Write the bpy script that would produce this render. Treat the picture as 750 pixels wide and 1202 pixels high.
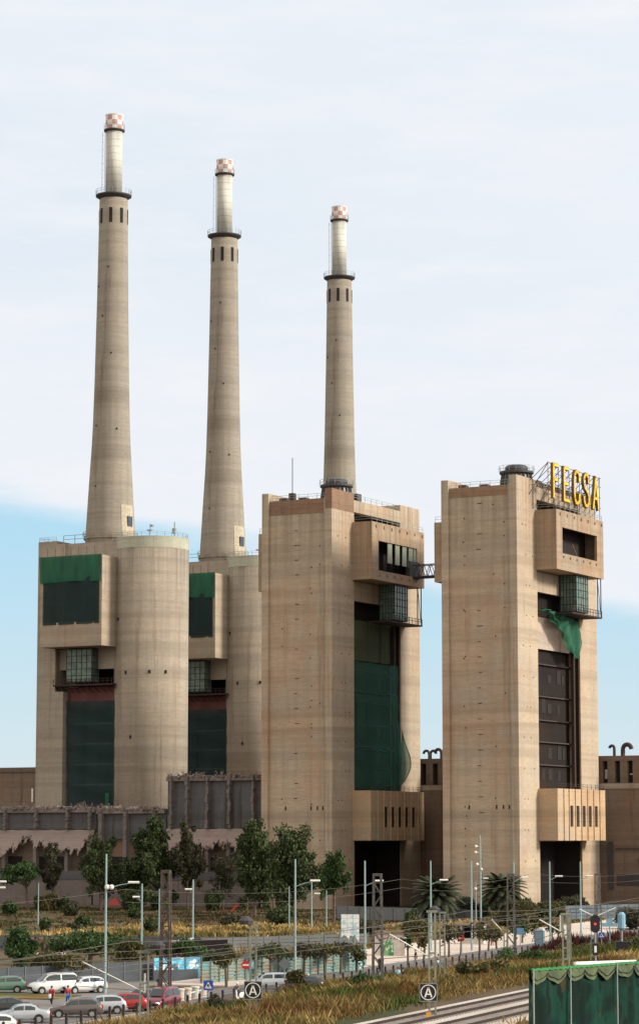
import bpy, math, random
import numpy as np
from mathutils import Vector, Matrix
random.seed(7); RNG = np.random.default_rng(7)
R = math.radians
C = bpy.context.scene.collection
for o in list(bpy.data.objects): bpy.data.objects.remove(o)
sc = bpy.context.scene

# ------------------------------------------------------------------ camera, sky, sun, exposure
PITCH = R(7.15); FPX = 3060.0; EYE = 14.6
cam_d = bpy.data.cameras.new('camera'); cam = bpy.data.objects.new('camera', cam_d); C.objects.link(cam)
cam.location = (0, 0, EYE); cam.rotation_euler = (R(90) + PITCH, 0, 0)
cam_d.sensor_fit = 'HORIZONTAL'; cam_d.sensor_width = 36; cam_d.lens = 36 * FPX / 750
cam_d.clip_start = 1; cam_d.clip_end = 30000
sc.camera = cam

SUN_EL = R(25); SUN_AZ_X, SUN_AZ_Y = math.cos(R(-14)), math.sin(R(-14))      # unit vector on the ground towards the sun
world = bpy.data.worlds.new('World'); sc.world = world; world.use_nodes = True
nt = world.node_tree; nt.nodes.clear()
def wn(t, **k):
    n = nt.nodes.new(t)
    for a, b in k.items(): setattr(n, a, b)
    return n
def wl(a, b): nt.links.new(a, b)
def wmath(op, a, b=None, c=None, clamp=False):
    n = wn('ShaderNodeMath', operation=op, use_clamp=clamp)
    for i, v in enumerate((a, b, c)):
        if v is None: continue
        if isinstance(v, (int, float)): n.inputs[i].default_value = v
        else: wl(v, n.inputs[i])
    return n.outputs[0]
def wmix(f, a, b):
    n = wn('ShaderNodeMix', data_type='RGBA')
    for s, v in ((n.inputs[0], f), (n.inputs[6], a), (n.inputs[7], b)):
        if isinstance(v, (int, float, tuple)): s.default_value = v
        else: wl(v, s)
    return n.outputs[2]
out = wn('ShaderNodeOutputWorld'); bg = wn('ShaderNodeBackground'); bg.inputs[1].default_value = 0.1; wl(bg.outputs[0], out.inputs[0])
sky = wn('ShaderNodeTexSky', sky_type='NISHITA'); sky.sun_disc = False; sky.sun_elevation = SUN_EL
sky.sun_rotation = math.atan2(SUN_AZ_X, SUN_AZ_Y); sky.air_density = 1.0; sky.dust_density = 0.6; sky.ozone_density = 1.5
tc = wn('ShaderNodeTexCoord'); sep = wn('ShaderNodeSeparateXYZ'); wl(tc.outputs['Generated'], sep.inputs[0])
X, Y, Z = sep.outputs
def wnoise(sx, sy, sz, det=5, rough=.55, off=0.0):
    m = wn('ShaderNodeMapping'); wl(tc.outputs['Generated'], m.inputs[0]); m.inputs['Scale'].default_value = (sx, sy, sz); m.inputs['Location'].default_value = (off, off, off)
    n = wn('ShaderNodeTexNoise'); n.inputs['Scale'].default_value = 1; n.inputs['Detail'].default_value = det; n.inputs['Roughness'].default_value = rough
    wl(m.outputs[0], n.inputs[0]); return n.outputs[0]
n1 = wnoise(5, 5, 26, 8, .6, 3.1); n2 = wnoise(2.2, 2.2, 9, 4, .5, 7.7); n3 = wnoise(14, 14, 60, 5, .6, 1.3)
# lower edge of the cloud sheet: about 7 degrees up, a little lower to the right
edge = wmath('ADD', Z, wmath('MULTIPLY', wmath('SUBTRACT', n1, .5), .055))
edge = wmath('ADD', edge, wmath('MULTIPLY', X, .17))
cloud = wn('ShaderNodeMapRange', interpolation_type='SMOOTHSTEP'); wl(edge, cloud.inputs[0]); cloud.inputs[1].default_value = .096; cloud.inputs[2].default_value = .114
low = wn('ShaderNodeMapRange'); wl(Z, low.inputs[0]); low.inputs[1].default_value = .03; low.inputs[2].default_value = .115
blue = wmix(low.outputs[0], (6.9, 8.35, 9.1, 1), (4.8, 7.7, 9.5, 1))
blue = wmix(.12, blue, sky.outputs[0])
veil = wn('ShaderNodeMapRange'); wl(n2, veil.inputs[0]); veil.inputs[1].default_value = .33; veil.inputs[2].default_value = .68
white = wmix(veil.outputs[0], (7.7, 8.4, 9.2, 1), (8.6, 8.95, 9.45, 1))
hi = wn('ShaderNodeMapRange'); wl(n3, hi.inputs[0]); hi.inputs[1].default_value = .45; hi.inputs[2].default_value = .8
white = wmix(wmath('MULTIPLY', hi.outputs[0], .7), white, (9.4, 9.4, 9.6, 1))
col = wmix(cloud.outputs[0], blue, white)
# the cloud is brighter round the veiled sun
sd = Vector((SUN_AZ_X * math.cos(SUN_EL), SUN_AZ_Y * math.cos(SUN_EL), math.sin(SUN_EL)))
dot = wn('ShaderNodeVectorMath', operation='DOT_PRODUCT'); wl(tc.outputs['Generated'], dot.inputs[0]); dot.inputs[1].default_value = sd
glow = wmath('POWER', wmath('MAXIMUM', dot.outputs['Value'], 0.0), 5.0)
sc_ = wn('ShaderNodeVectorMath', operation='SCALE'); wl(col, sc_.inputs[0]); wl(wmath('ADD', wmath('MULTIPLY', glow, 1.2), 1.0), sc_.inputs['Scale'])
# unseen sky behind the camera, brightened and warmed to fill the shaded fronts
dim = wn('ShaderNodeMapRange', interpolation_type='SMOOTHSTEP'); wl(wmath('ADD', Y, wmath('MULTIPLY', X, .6)), dim.inputs[0]); dim.inputs[1].default_value = -.6; dim.inputs[2].default_value = .5; dim.inputs[3].default_value = 0; dim.inputs[4].default_value = 1.0
rear = wmix(dim.outputs[0], (11.5, 10.4, 9.0, 1), sc_.outputs[0])
wl(rear, bg.inputs[0])

sl = bpy.data.lights.new('sun', 'SUN'); sl.energy = 4.3; sl.angle = R(13); sl.color = (1, .90, .72)
so = bpy.data.objects.new('sun', sl); C.objects.link(so); so.rotation_euler = sd.to_track_quat('Z', 'Y').to_euler(); so.location = (80, 300, 150)
sc.view_settings.view_transform = 'Standard'; sc.view_settings.look = 'None'; sc.view_settings.gamma = 1
sc.view_settings.exposure = 0.0; sc.view_settings.use_curve_mapping = False
sc.render.engine = 'CYCLES'; sc.cycles.max_bounces = 6; sc.cycles.transparent_max_bounces = 12
sc.render.resolution_x = 638; sc.render.resolution_y = 1024

# ------------------------------------------------------------------ measuring helpers (turn measurements of the photograph into metres)
def _ray(px, py):
    x = (px - 375) / FPX; v = -(py - 601) / FPX
    return x, math.cos(PITCH) - v * math.sin(PITCH), math.sin(PITCH) + v * math.cos(PITCH)
def gp(px, py, z=0.0):
    x, y, zz = _ray(px, py); t = (z - EYE) / zz; return Vector((x * t, y * t, z))
def at(px, py, d):
    x, y, zz = _ray(px, py); t = d / y; return Vector((x * t, d, EYE + zz * t))
NV, VV = Vector((.9408, -.3390, 0)), Vector((.3390, .9408, 0))           # across and along the street and the railway
def nv(n, v, z=0.0): return NV * n + VV * v + Vector((0, 0, z))
STREET = R(-19.82); TOWER = R(-28.56)

# ------------------------------------------------------------------ mesh helpers
class MB:
    def __init__(s): s.v = []; s.f = []; s.m = []; s.p = []
    def add(s, vs, fs, m=0):
        b = len(s.v); s.p.append((b, len(s.f), len(fs), len(vs))); s.v += [tuple(p) for p in vs]; s.f += [tuple(b + i for i in f) for f in fs]; s.m += [m] * len(fs)
    def box(s, x0, x1, y0, y1, z0, z1, m=0):
        s.add([(x0,y0,z0),(x1,y0,z0),(x1,y1,z0),(x0,y1,z0),(x0,y0,z1),(x1,y0,z1),(x1,y1,z1),(x0,y1,z1)],
              [(0,3,2,1),(4,5,6,7),(0,1,5,4),(1,2,6,5),(2,3,7,6),(3,0,4,7)], m)
    def tube(s, p, q, r, n=6, m=0, r2=None, cap=True):
        p = Vector(p); q = Vector(q); d = (q - p)
        if d.length < 1e-6: return
        d.normalize(); u = d.orthogonal().normalized(); w = d.cross(u); r2 = r if r2 is None else r2
        vs = []
        for c, rr in ((p, r), (q, r2)):
            for i in range(n):
                t = 2 * math.pi * i / n; vs.append(c + u * (rr * math.cos(t)) + w * (rr * math.sin(t)))
        fs = [(i, (i + 1) % n, n + (i + 1) % n, n + i) for i in range(n)]
        if cap: fs += [tuple(range(n - 1, -1, -1)), tuple(range(n, 2 * n))]
        s.add(vs, fs, m)
    def path(s, pts, r, n=6, m=0):
        for a, b in zip(pts[:-1], pts[1:]): s.tube(a, b, r, n, m)
    def bar(s, p, q, w, t, m=0, up=(0, 0, 1)):
        p = Vector(p); q = Vector(q); d = (q - p).normalized(); up = Vector(up)
        if abs(d.dot(up)) > .98: up = Vector((1, 0, 0))
        a = d.cross(up).normalized(); b = a.cross(d)
        vs = [c + a * (i * w / 2) + b * (j * t / 2) for c in (p, q) for i, j in ((-1, -1), (1, -1), (1, 1), (-1, 1))]
        s.add(vs, [(0,1,2,3),(7,6,5,4),(0,4,5,1),(1,5,6,2),(2,6,7,3),(3,7,4,0)], m)
    def lathe(s, prof, n=32, m=0, c=(0, 0), caps=True):
        b = len(s.v)
        for r, z in prof:
            for i in range(n):
                t = 2 * math.pi * i / n; s.v.append((c[0] + r * math.cos(t), c[1] + r * math.sin(t), z))
        k = 0
        for j in range(len(prof) - 1):
            for i in range(n):
                s.f.append((b + j*n + i, b + j*n + (i+1) % n, b + (j+1)*n + (i+1) % n, b + (j+1)*n + i)); k += 1
        if caps: s.f += [tuple(b + i for i in range(n - 1, -1, -1)), tuple(b + (len(prof)-1)*n + i for i in range(n))]; k += 2
        s.m += [m] * k
    def prism(s, poly, y0, y1, m=0):       # polygon in x,z pushed along y
        n = len(poly)
        s.add([(x, y0, z) for x, z in poly] + [(x, y1, z) for x, z in poly],
              [tuple(range(n)), tuple(range(2*n - 1, n - 1, -1))] + [(i, n + i, n + (i+1) % n, (i+1) % n) for i in range(n)], m)
    def each(s, name, mats, parent):        # every added piece becomes an object of its own
        for b, f0, nf, nvt in s.p:
            q = MB(); q.v = s.v[b:b+nvt]; q.f = [tuple(i-b for i in f) for f in s.f[f0:f0+nf]]; q.m = s.m[f0:f0+nf]; q.obj(name, mats, parent)
    def obj(s, name, mats, parent=None, smooth=False, loc=None, rz=0, kind=None, **tags):
        me = bpy.data.meshes.new(name); me.from_pydata(s.v, [], s.f)
        if not isinstance(mats, (list, tuple)): mats = [mats]
        for q in mats: me.materials.append(q)
        if len(mats) > 1: me.polygons.foreach_set('material_index', s.m)
        if smooth: me.polygons.foreach_set('use_smooth', [True] * len(me.polygons))
        me.update(); return link(name, me, parent, loc, rz, kind, **tags)
def link(name, me, parent=None, loc=None, rz=0, kind=None, label=None, category=None, group=None):
    o = bpy.data.objects.new(name, me); C.objects.link(o)
    if parent: o.parent = parent
    if loc is not None: o.location = loc
    o.rotation_euler = (0, 0, rz)
    if kind: o['kind'] = kind
    if label: o['label'] = label
    if category: o['category'] = category
    if group: o['group'] = group
    return o
def thing(name, label, cat, loc=(0, 0, 0), rz=0, group=None):
    return link(name, None, None, loc, rz, None, label, cat, group)
def copy_tree(o, parent=None):
    c = o.copy(); C.objects.link(c)
    if parent: c.parent = parent
    for ch in [x for x in bpy.data.objects if x.parent == o]: copy_tree(ch, c)
    return c
def np_mesh(name, V, F, mats, parent=None, **k):
    me = bpy.data.meshes.new(name); nf, q = F.shape
    me.vertices.add(len(V)); me.vertices.foreach_set('co', V.astype(np.float32).ravel())
    me.loops.add(nf * q); me.loops.foreach_set('vertex_index', F.astype(np.int32).ravel())
    me.polygons.add(nf); me.polygons.foreach_set('loop_start', np.arange(0, nf*q, q, dtype=np.int32))
    me.polygons.foreach_set('loop_total', np.full(nf, q, dtype=np.int32))
    for m in (mats if isinstance(mats, (list, tuple)) else [mats]): me.materials.append(m)
    me.update(); me.validate(); return link(name, me, parent, **k)

# ------------------------------------------------------------------ materials
MATS = {}
def newmat(name):
    m = bpy.data.materials.new(name); m.use_nodes = True; m.node_tree.nodes.clear(); return m
class NT:
    def __init__(s, m): s.t = m.node_tree; s.out = s.n('ShaderNodeOutputMaterial'); s.b = s.n('ShaderNodeBsdfPrincipled'); s.l(s.b.outputs[0], s.out.inputs[0]); s.co = None
    def n(s, t, **k):
        x = s.t.nodes.new(t)
        for a, b in k.items(): setattr(x, a, b)
        return x
    def l(s, a, b): s.t.links.new(a, b)
    def obj(s):
        if s.co is None: s.co = s.n('ShaderNodeTexCoord').outputs['Object']
        return s.co
    def noise(s, scale=(1, 1, 1), det=4, rough=.55, off=0):
        m = s.n('ShaderNodeMapping'); s.l(s.obj(), m.inputs[0]); m.inputs['Scale'].default_value = scale; m.inputs['Location'].default_value = (off, off*.7, off*.3)
        x = s.n('ShaderNodeTexNoise'); x.inputs['Scale'].default_value = 1; x.inputs['Detail'].default_value = det; x.inputs['Roughness'].default_value = rough
        s.l(m.outputs[0], x.inputs[0]); return x.outputs[0]
    def rng(s, v, a, b, c=0., d=1.):
        x = s.n('ShaderNodeMapRange'); s.l(v, x.inputs[0])
        for i, q in enumerate((a, b, c, d)): x.inputs[i+1].default_value = q
        return x.outputs[0]
    def mix(s, f, a, b, bt='MIX'):
        x = s.n('ShaderNodeMix', data_type='RGBA', blend_type=bt)
        for k, v in ((0, f), (6, a), (7, b)):
            if isinstance(v, tuple): x.inputs[k].default_value = v if len(v) == 4 else v + (1,)
            elif isinstance(v, (int, float)): x.inputs[k].default_value = v
            else: s.l(v, x.inputs[k])
        return x.outputs[2]
    def math(s, op, a, b=0.):
        x = s.n('ShaderNodeMath', operation=op)
        for i, v in enumerate((a, b)):
            if isinstance(v, (int, float)): x.inputs[i].default_value = v
            else: s.l(v, x.inputs[i])
        return x.outputs[0]
    def bump(s, h, st=.3, dist=.1):
        x = s.n('ShaderNodeBump'); x.inputs['Strength'].default_value = st; x.inputs['Distance'].default_value = dist; s.l(h, x.inputs['Height']); s.l(x.outputs[0], s.b.inputs['Normal'])
def flat(name, col, rough=.6, metal=0., var=.12, sc_=1.5, emit=0.):
    if name in MATS: return MATS[name]
    m = newmat(name); t = NT(m); n = t.noise((sc_,)*3, 4)
    c = t.mix(t.rng(n, .3, .7), tuple(x*(1-var) for x in col), tuple(min(1, x*(1+var)) for x in col))
    t.l(c, t.b.inputs['Base Color']); t.b.inputs['Roughness'].default_value = rough; t.b.inputs['Metallic'].default_value = metal
    if emit: t.l(c, t.b.inputs['Emission Color']); t.b.inputs['Emission Strength'].default_value = emit
    MATS[name] = m; return m
def concrete(name, base, light=1.25, dark=.68, rust=0., band=1.0, streak=1.0, top=0):
    m = newmat(name); t = NT(m)
    big = t.noise((.03, .03, .06), 3, .5, 5)
    lift = t.noise((.012, .012, .55), 5, .6, 2)
    fine = t.noise((.5, .5, 5.), 4, .7, 9)
    stre = t.noise((.75, .75, .02), 4, .6, 4)
    grit = t.noise((1.3, 1.3, 1.3), 5, .7, 1)
    B = base; L = tuple(min(1, x*light) for x in B); D = tuple(x*dark for x in B)
    pour = t.noise((.008, .008, .16), 3, .5, 31); patch = t.noise((.09, .09, .16), 4, .6, 41); run = t.noise((.32, .32, .018), 5, .7, 51)
    c = t.mix(t.rng(pour, .36, .64), tuple(x*.84 for x in B), tuple(min(1, x*1.14) for x in B))
    c = t.mix(t.math('MULTIPLY', t.rng(lift, .42, .60), .7*band), c, L)
    c = t.mix(t.math('MULTIPLY', t.rng(lift, .50, .34), .65*band), c, D)
    g = sum(B)/3; c = t.mix(t.rng(patch, .42, .68, 0, .55), c, (g*1.02, g*.98, g*.9))
    c = t.mix(t.rng(big, .3, .7, 0, .35), c, tuple(x*1.12 for x in B))
    c = t.mix(t.math('MULTIPLY', t.rng(fine, .42, .7), .62), c, D)
    c = t.mix(t.math('MULTIPLY', t.rng(stre, .5, .75), .4*streak), c, (D[0]*.95, D[1]*.9, D[2]*.85))
    c = t.mix(t.math('MULTIPLY', t.rng(run, .56, .70), .8*streak), c, (D[0]*.8, D[1]*.68, D[2]*.6))
    c = t.mix(t.math('MULTIPLY', t.rng(grit, .5, .8), .35), c, L)
    sp = t.n('ShaderNodeSeparateXYZ'); t.l(t.obj(), sp.inputs[0])
    fr = t.math('FRACT', t.math('ADD', t.math('MULTIPLY', sp.outputs[2], 1/6.1), t.math('MULTIPLY', t.noise((.02, .02, .02), 2, .5, 61), .08)))
    ln = t.math('MULTIPLY', t.math('LESS_THAN', fr, .022), t.rng(t.noise((.05, .05, .4), 3, .6, 12), .45, .6, 0, .7))
    c = t.mix(ln, c, D)
    if top:      # rain streaks running down from the parapet
        tn = t.noise((.9, .9, .012), 4, .7, 71)
        c = t.mix(t.math('MULTIPLY', t.rng(sp.outputs[2], top-20, top, 0, .75), t.rng(tn, .42, .68)), c, tuple(x*.45 for x in B))
    if rust:
        rn = t.noise((.12, .12, .035), 5, .65, 21)
        c = t.mix(t.math('MULTIPLY', t.rng(rn, .48, .72), rust), c, (.36, .15, .06))
    t.l(c, t.b.inputs['Base Color']); t.b.inputs['Roughness'].default_value = .9; t.b.inputs['Specular IOR Level'].default_value = .2
    t.bump(grit, .25, .08); return m
CON = concrete('board_marked_concrete', (.33, .285, .235))
CON_SL = concrete('slab_tower_concrete', (.425, .345, .262), rust=.34, top=86)
CON_W = concrete('warm_rusty_concrete', (.46, .33, .21), rust=.6)  # warm orange base with heavy rust stains, for the control rooms
CON_T = concrete('rounded_tower_concrete', (.315, .268, .216), streak=1.1, top=88)
CON_S = concrete('chimney_concrete', (.295, .262, .222), band=1.0)
CON_D = concrete('weathered_brown_concrete', (.18, .137, .11), rust=.3, streak=1.3)
CON_B = concrete('box_concrete', (.36, .30, .235), rust=.2)
CON_BS = concrete('slab_box_concrete', (.385, .29, .208), rust=.4, top=82)
CON_G = concrete('grey_green_roof_band', (.40, .41, .33))
CON_R = concrete('ruin_concrete', (.185, .16, .155), streak=1.5)
CON_RB = concrete('soot_stained_ruin_concrete', (.11, .112, .125), streak=1.5)
BROWNB = concrete('brown_painted_parapet', (.24, .15, .10))
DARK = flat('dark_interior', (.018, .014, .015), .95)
INNER = concrete('boiler_room_wall', (.017, .013, .013), rust=.06)  # near-black colour carries the shade of a deep shaft on a shallow wall
STEEL = flat('galvanised_steel', (.26, .32, .34), .45, .3)
STEELB = flat('pale_blue_grey_pole', (.26, .36, .38), .5, .1)
RUSTY = flat('rusted_steel', (.035, .021, .018), .85)
DSTEEL = flat('dark_steel', (.05, .045, .05), .7)
MASTB = flat('brown_weathered_lattice_steel', (.085, .065, .058), .8, 0, .4, 3)
MASTG = flat('grey_green_mast_steel', (.20, .215, .18), .7, 0, .3, 3)
LINER = newmat('riveted_metal_liner'); t = NT(LINER)
sp = t.n('ShaderNodeSeparateXYZ'); t.l(t.obj(), sp.inputs[0])
fr = t.math('FRACT', t.math('MULTIPLY', sp.outputs[2], 1/1.9))
c = t.mix(t.rng(t.noise((.7, .7, .06), 4), .35, .65), (.40, .41, .39), (.58, .59, .56))
c = t.mix(t.math('MULTIPLY', t.math('LESS_THAN', fr, .09), .6), c, (.22, .2, .17))
c = t.mix(t.math('MULTIPLY', t.rng(t.noise((.3, .3, .1), 4, .6, 7), .5, .8), .6), c, (.42, .33, .24))
t.l(c, t.b.inputs['Base Color']); t.b.inputs['Roughness'].default_value = .65; t.b.inputs['Metallic'].default_value = .05
CAPW = flat('cap_white', (.72, .70, .70), .6, 0, .1, 1)
CAPR = flat('cap_faded_red', (.46, .27, .24), .6, 0, .3, 1.5)
YEL = flat('letter_yellow', (.74, .49, .04), .7, 0, .3, 1.2)
YELD = flat('letter_brown_edge', (.16, .08, .02), .6)
def netmat(name, ca, cb, transp=.25, sc_=(.12, .12, .05), var=.5):
    m = newmat(name); t = NT(m)
    c = t.mix(t.rng(t.noise(sc_, 4, .6, 3), .35, .7), ca, cb); t.l(c, t.b.inputs['Base Color']); t.b.inputs['Roughness'].default_value = .85
    tr = t.n('ShaderNodeBsdfTransparent'); mx = t.n('ShaderNodeMixShader'); mx.inputs[0].default_value = transp
    t.l(t.b.outputs[0], mx.inputs[1]); t.l(tr.outputs[0], mx.inputs[2]); t.l(mx.outputs[0], t.out.inputs[0]); return m
NET_D = netmat('dark_green_debris_net', (.005, .021, .025), (.010, .036, .037), .22, (.3, .3, .06))
NET_G = netmat('green_debris_net', (.006, .075, .045), (.012, .14, .075), .15, (.5, .5, .12))
NET_M = netmat('mid_green_debris_net', (.004, .060, .044), (.010, .11, .065), .3)
TARP = netmat('dull_red_tarp', (.11, .035, .035), (.16, .06, .055), 0)
GLASSG = flat('green_cage_glass', (.10, .17, .145), .3, 0, .5, .8)
PALEWALL = concrete('pale_pink_wall', (.45, .36, .31))

def foliage(name, dark, mid, light, sc_=.35):
    m = newmat(name); t = NT(m)
    n = t.noise((sc_,)*3, 3, .6); n2 = t.noise((2.5,)*3, 2, .6, 5)
    c = t.mix(t.rng(n, .35, .65), dark, mid); c = t.mix(t.rng(n2, .45, .75, 0, .8), c, light)
    t.l(c, t.b.inputs['Base Color']); t.b.inputs['Roughness'].default_value = .7
    tl = t.n('ShaderNodeBsdfTranslucent'); t.l(c, tl.inputs[0]); mx = t.n('ShaderNodeMixShader'); mx.inputs[0].default_value = .22
    t.l(t.b.outputs[0], mx.inputs[1]); t.l(tl.outputs[0], mx.inputs[2]); t.l(mx.outputs[0], t.out.inputs[0]); return m
LF_DARK = foliage('eucalyptus_leaves', (.020, .034, .010), (.045, .074, .020), (.10, .13, .038))
LF_OLV = foliage('olive_leaves', (.026, .028, .014), (.055, .056, .026), (.105, .095, .045))
LF_GRN = foliage('fresh_green_leaves', (.014, .036, .008), (.032, .080, .014), (.075, .135, .025))
LF_YEL = foliage('yellowing_leaves', (.03, .034, .008), (.075, .075, .018), (.15, .115, .03))
LF_PALM = foliage('palm_leaves', (.016, .024, .010), (.034, .050, .018), (.075, .09, .035))
BARK = flat('bark', (.11, .08, .065), .9, 0, .3, 2)
def grassmat(name, cols, sc_=.12):
    m = newmat(name); t = NT(m)
    a, b, c_, d = cols
    c = t.mix(t.rng(t.noise((sc_,)*3, 4, .6, 1), .42, .58), a, b)
    c = t.mix(t.rng(t.noise((sc_*.8,)*3, 4, .6, 8), .47, .58), c, c_)
    c = t.mix(t.rng(t.noise((sc_*1.6,)*3, 4, .6, 15), .54, .68), c, d)
    c = t.mix(t.rng(t.noise((1.2,)*3, 3, .6, 30), .4, .7, 0, .55), c, tuple(x*.55 for x in a))
    t.l(c, t.b.inputs['Base Color']); t.b.inputs['Roughness'].default_value = .9; t.b.inputs['Specular IOR Level'].default_value = .1; return m
G_BANK = grassmat('embankment_grass', ((.17, .115, .045), (.37, .27, .11), (.06, .09, .022), (.19, .075, .032)), .09)
G_GOLD = grassmat('golden_dry_grass', ((.36, .24, .09), (.55, .40, .17), (.09, .10, .035), (.22, .12, .05)), .10)
G_DULL = grassmat('dull_field_weeds', ((.08, .062, .034), (.12, .085, .042), (.035, .055, .018), (.075, .045, .025)), .08)
G_RED = grassmat('dark_red_weeds', ((.06, .02, .02), (.10, .035, .03), (.05, .02, .02), (.12, .06, .03)), .3)

# ------------------------------------------------------------------ setting: ground, street, railway
def groundz(n, v):
    if n < -86.5: return 0.0
    s = min(1, (n + 86.5) / 30.0); s = s*s*(3-2*s)
    return 3.75 * s
GM = newmat('open_ground'); t = NT(GM)
c = t.mix(t.rng(t.noise((.03, .03, .03), 5, .6), .4, .62), (.095, .072, .045), (.14, .10, .06))
c = t.mix(t.rng(t.noise((.07, .02, .05), 5, .6, 6), .52, .62), c, (.055, .062, .028))
c = t.mix(t.rng(t.noise((.5, .3, .5), 4, .7, 2), .5, .75, 0, .7), c, (.06, .04, .03))
t.l(c, t.b.inputs['Base Color']); t.b.inputs['Roughness'].default_value = .95; t.b.inputs['Specular IOR Level'].default_value = .1
m = MB()
ns = [-6000, -2500, -1200, -700, -400, -250, -150, -110, -90, -86.5] + [-86.5 + i*2 for i in range(1, 16)] + [-50, -30, 0, 100, 400, 1500, 5000]
vs = [-800, -100, 0, 60, 100] + [100 + 12*i for i in range(1, 50)] + [900, 1300, 2500, 6000, 14000]
for v in vs:
    for n in ns: m.v.append(tuple(nv(n, v, groundz(n, v) + (0 if n <= -86.5 or n > -57 else random.uniform(-.25, .25)))))
K = len(ns)
for j in range(len(vs)-1):
    for i in range(K-1): m.f.append((j*K+i, j*K+i+1, (j+1)*K+i+1, (j+1)*K+i)); m.m.append(0)
m.obj('ground', GM, kind='structure', smooth=True)
def pave(name, col, ca, n0, n1, v0, v1, z, thick=0.0, mat=None):
    m = MB(); m.box(n0, n1, v0, v1, z - .3, z)
    if mat is None:
        mat = newmat(name + '_surface'); t = NT(mat)
        c = t.mix(t.rng(t.noise((.15, .05, .1), 5, .6), .35, .65), col, ca)
        c = t.mix(t.rng(t.noise((1.6, .5, 1), 4, .7, 4), .5, .75, 0, .5), c, tuple(x*.7 for x in col))
        t.l(c, t.b.inputs['Base Color']); t.b.inputs['Roughness'].default_value = .9
    return m.obj(name, mat, kind='structure', rz=STREET)
pave('street', (.13, .12, .12), (.17, .155, .15), -97.3, -88.9, 130, 620, .03)
pave('car_park', (.16, .145, .135), (.21, .19, .175), -128, -97.35, 140, 238, .025)
pave('pavement', (.54, .45, .38), (.62, .53, .46), -105.2, -97.5, 243, 620, .15)
pave('plaza', (.54, .45, .38), (.62, .53, .46), -112.5, -105.25, 296, 470, .147)
pave('street_verge', (.30, .25, .21), (.36, .30, .25), -88.8, -87.6, 130, 620, .16)
pave('side_road', (.17, .15, .145), (.21, .19, .18), -160, -105.3, 238.1, 262, .022)
m = MB()
for n in (-97.42, -88.86): m.box(n-.09, n+.09, 243 if n < -90 else 130, 620, 0, .17)
m.obj('kerbs', flat('kerb_stone', (.42, .38, .34), .8), kind='structure', rz=STREET)
m = MB()
for v in range(140, 620, 7): m.box(-93.15, -93.0, v, v+3, .02, .042)
for i in range(9): m.box(-103.2 + .0 + 0, -98.6, 176 + i*2.6, 176.12 + i*2.6, .01, .037)
for i in range(6): m.box(-96.6 + i*1.3, -96.0 + i*1.3, 252, 255.5, .02, .043)
m.obj('road_markings', flat('worn_white_paint', (.62, .60, .56), .7, 0, .2, 3), kind='structure', rz=STREET)
# grass island in the car park
m = MB(); m.box(-118, -104.5, 218, 224.5, 0, .13); m.obj('grass_island', G_BANK, kind='structure', rz=STREET)

BAL = newmat('ballast_stones'); t = NT(BAL)
c = t.mix(t.rng(t.noise((6, 6, 6), 3, .7), .35, .65), (.36, .31, .28), (.70, .64, .58)); c = t.mix(t.rng(t.noise((.3, .06, .3), 4, .6, 5), .45, .7, 0, .5), c, (.25, .17, .12))
t.l(c, t.b.inputs['Base Color']); t.b.inputs['Roughness'].default_value = .95; t.bump(t.noise((8, 8, 8), 2), .8, .08)
m = MB()
def strip(poly, v0, v1, mi=0):
    n = len(poly); m.add([(x, v0, z) for x, z in poly] + [(x, v1, z) for x, z in poly], [(i, n+i, n+i+1, i+1) for i in range(n-1)] + [tuple(range(n)), tuple(range(2*n-1, n-1, -1))], mi)
strip([(-52.6, 3.2), (-50.6, 3.84), (-42.4, 3.84), (-40.4, 3.2)], 60, 900)
m.obj('ballast_bed', BAL, kind='structure', rz=STREET)
sleep_m = flat('concrete_sleeper', (.33, .29, .26), .9, 0, .25)
m = MB(); v = 70
while v < 420:
    for n in (-48.2, -44.45): m.box(n-1.25, n+1.25, v, v+.26, 3.80, 3.89)
    v += .65
m.obj('sleepers', sleep_m, kind='structure', rz=STREET)
m = MB()
for n in (-49.05, -47.35, -45.3, -43.6):
    m.box(n-.08, n+.08, 60, 900, 3.885, 3.92); m.box(n-.045, n+.045, 60, 900, 3.92, 4.03)
m.obj('rails', flat('rusty_rail', (.022, .012, .010), .85), kind='structure', rz=STREET)

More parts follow.
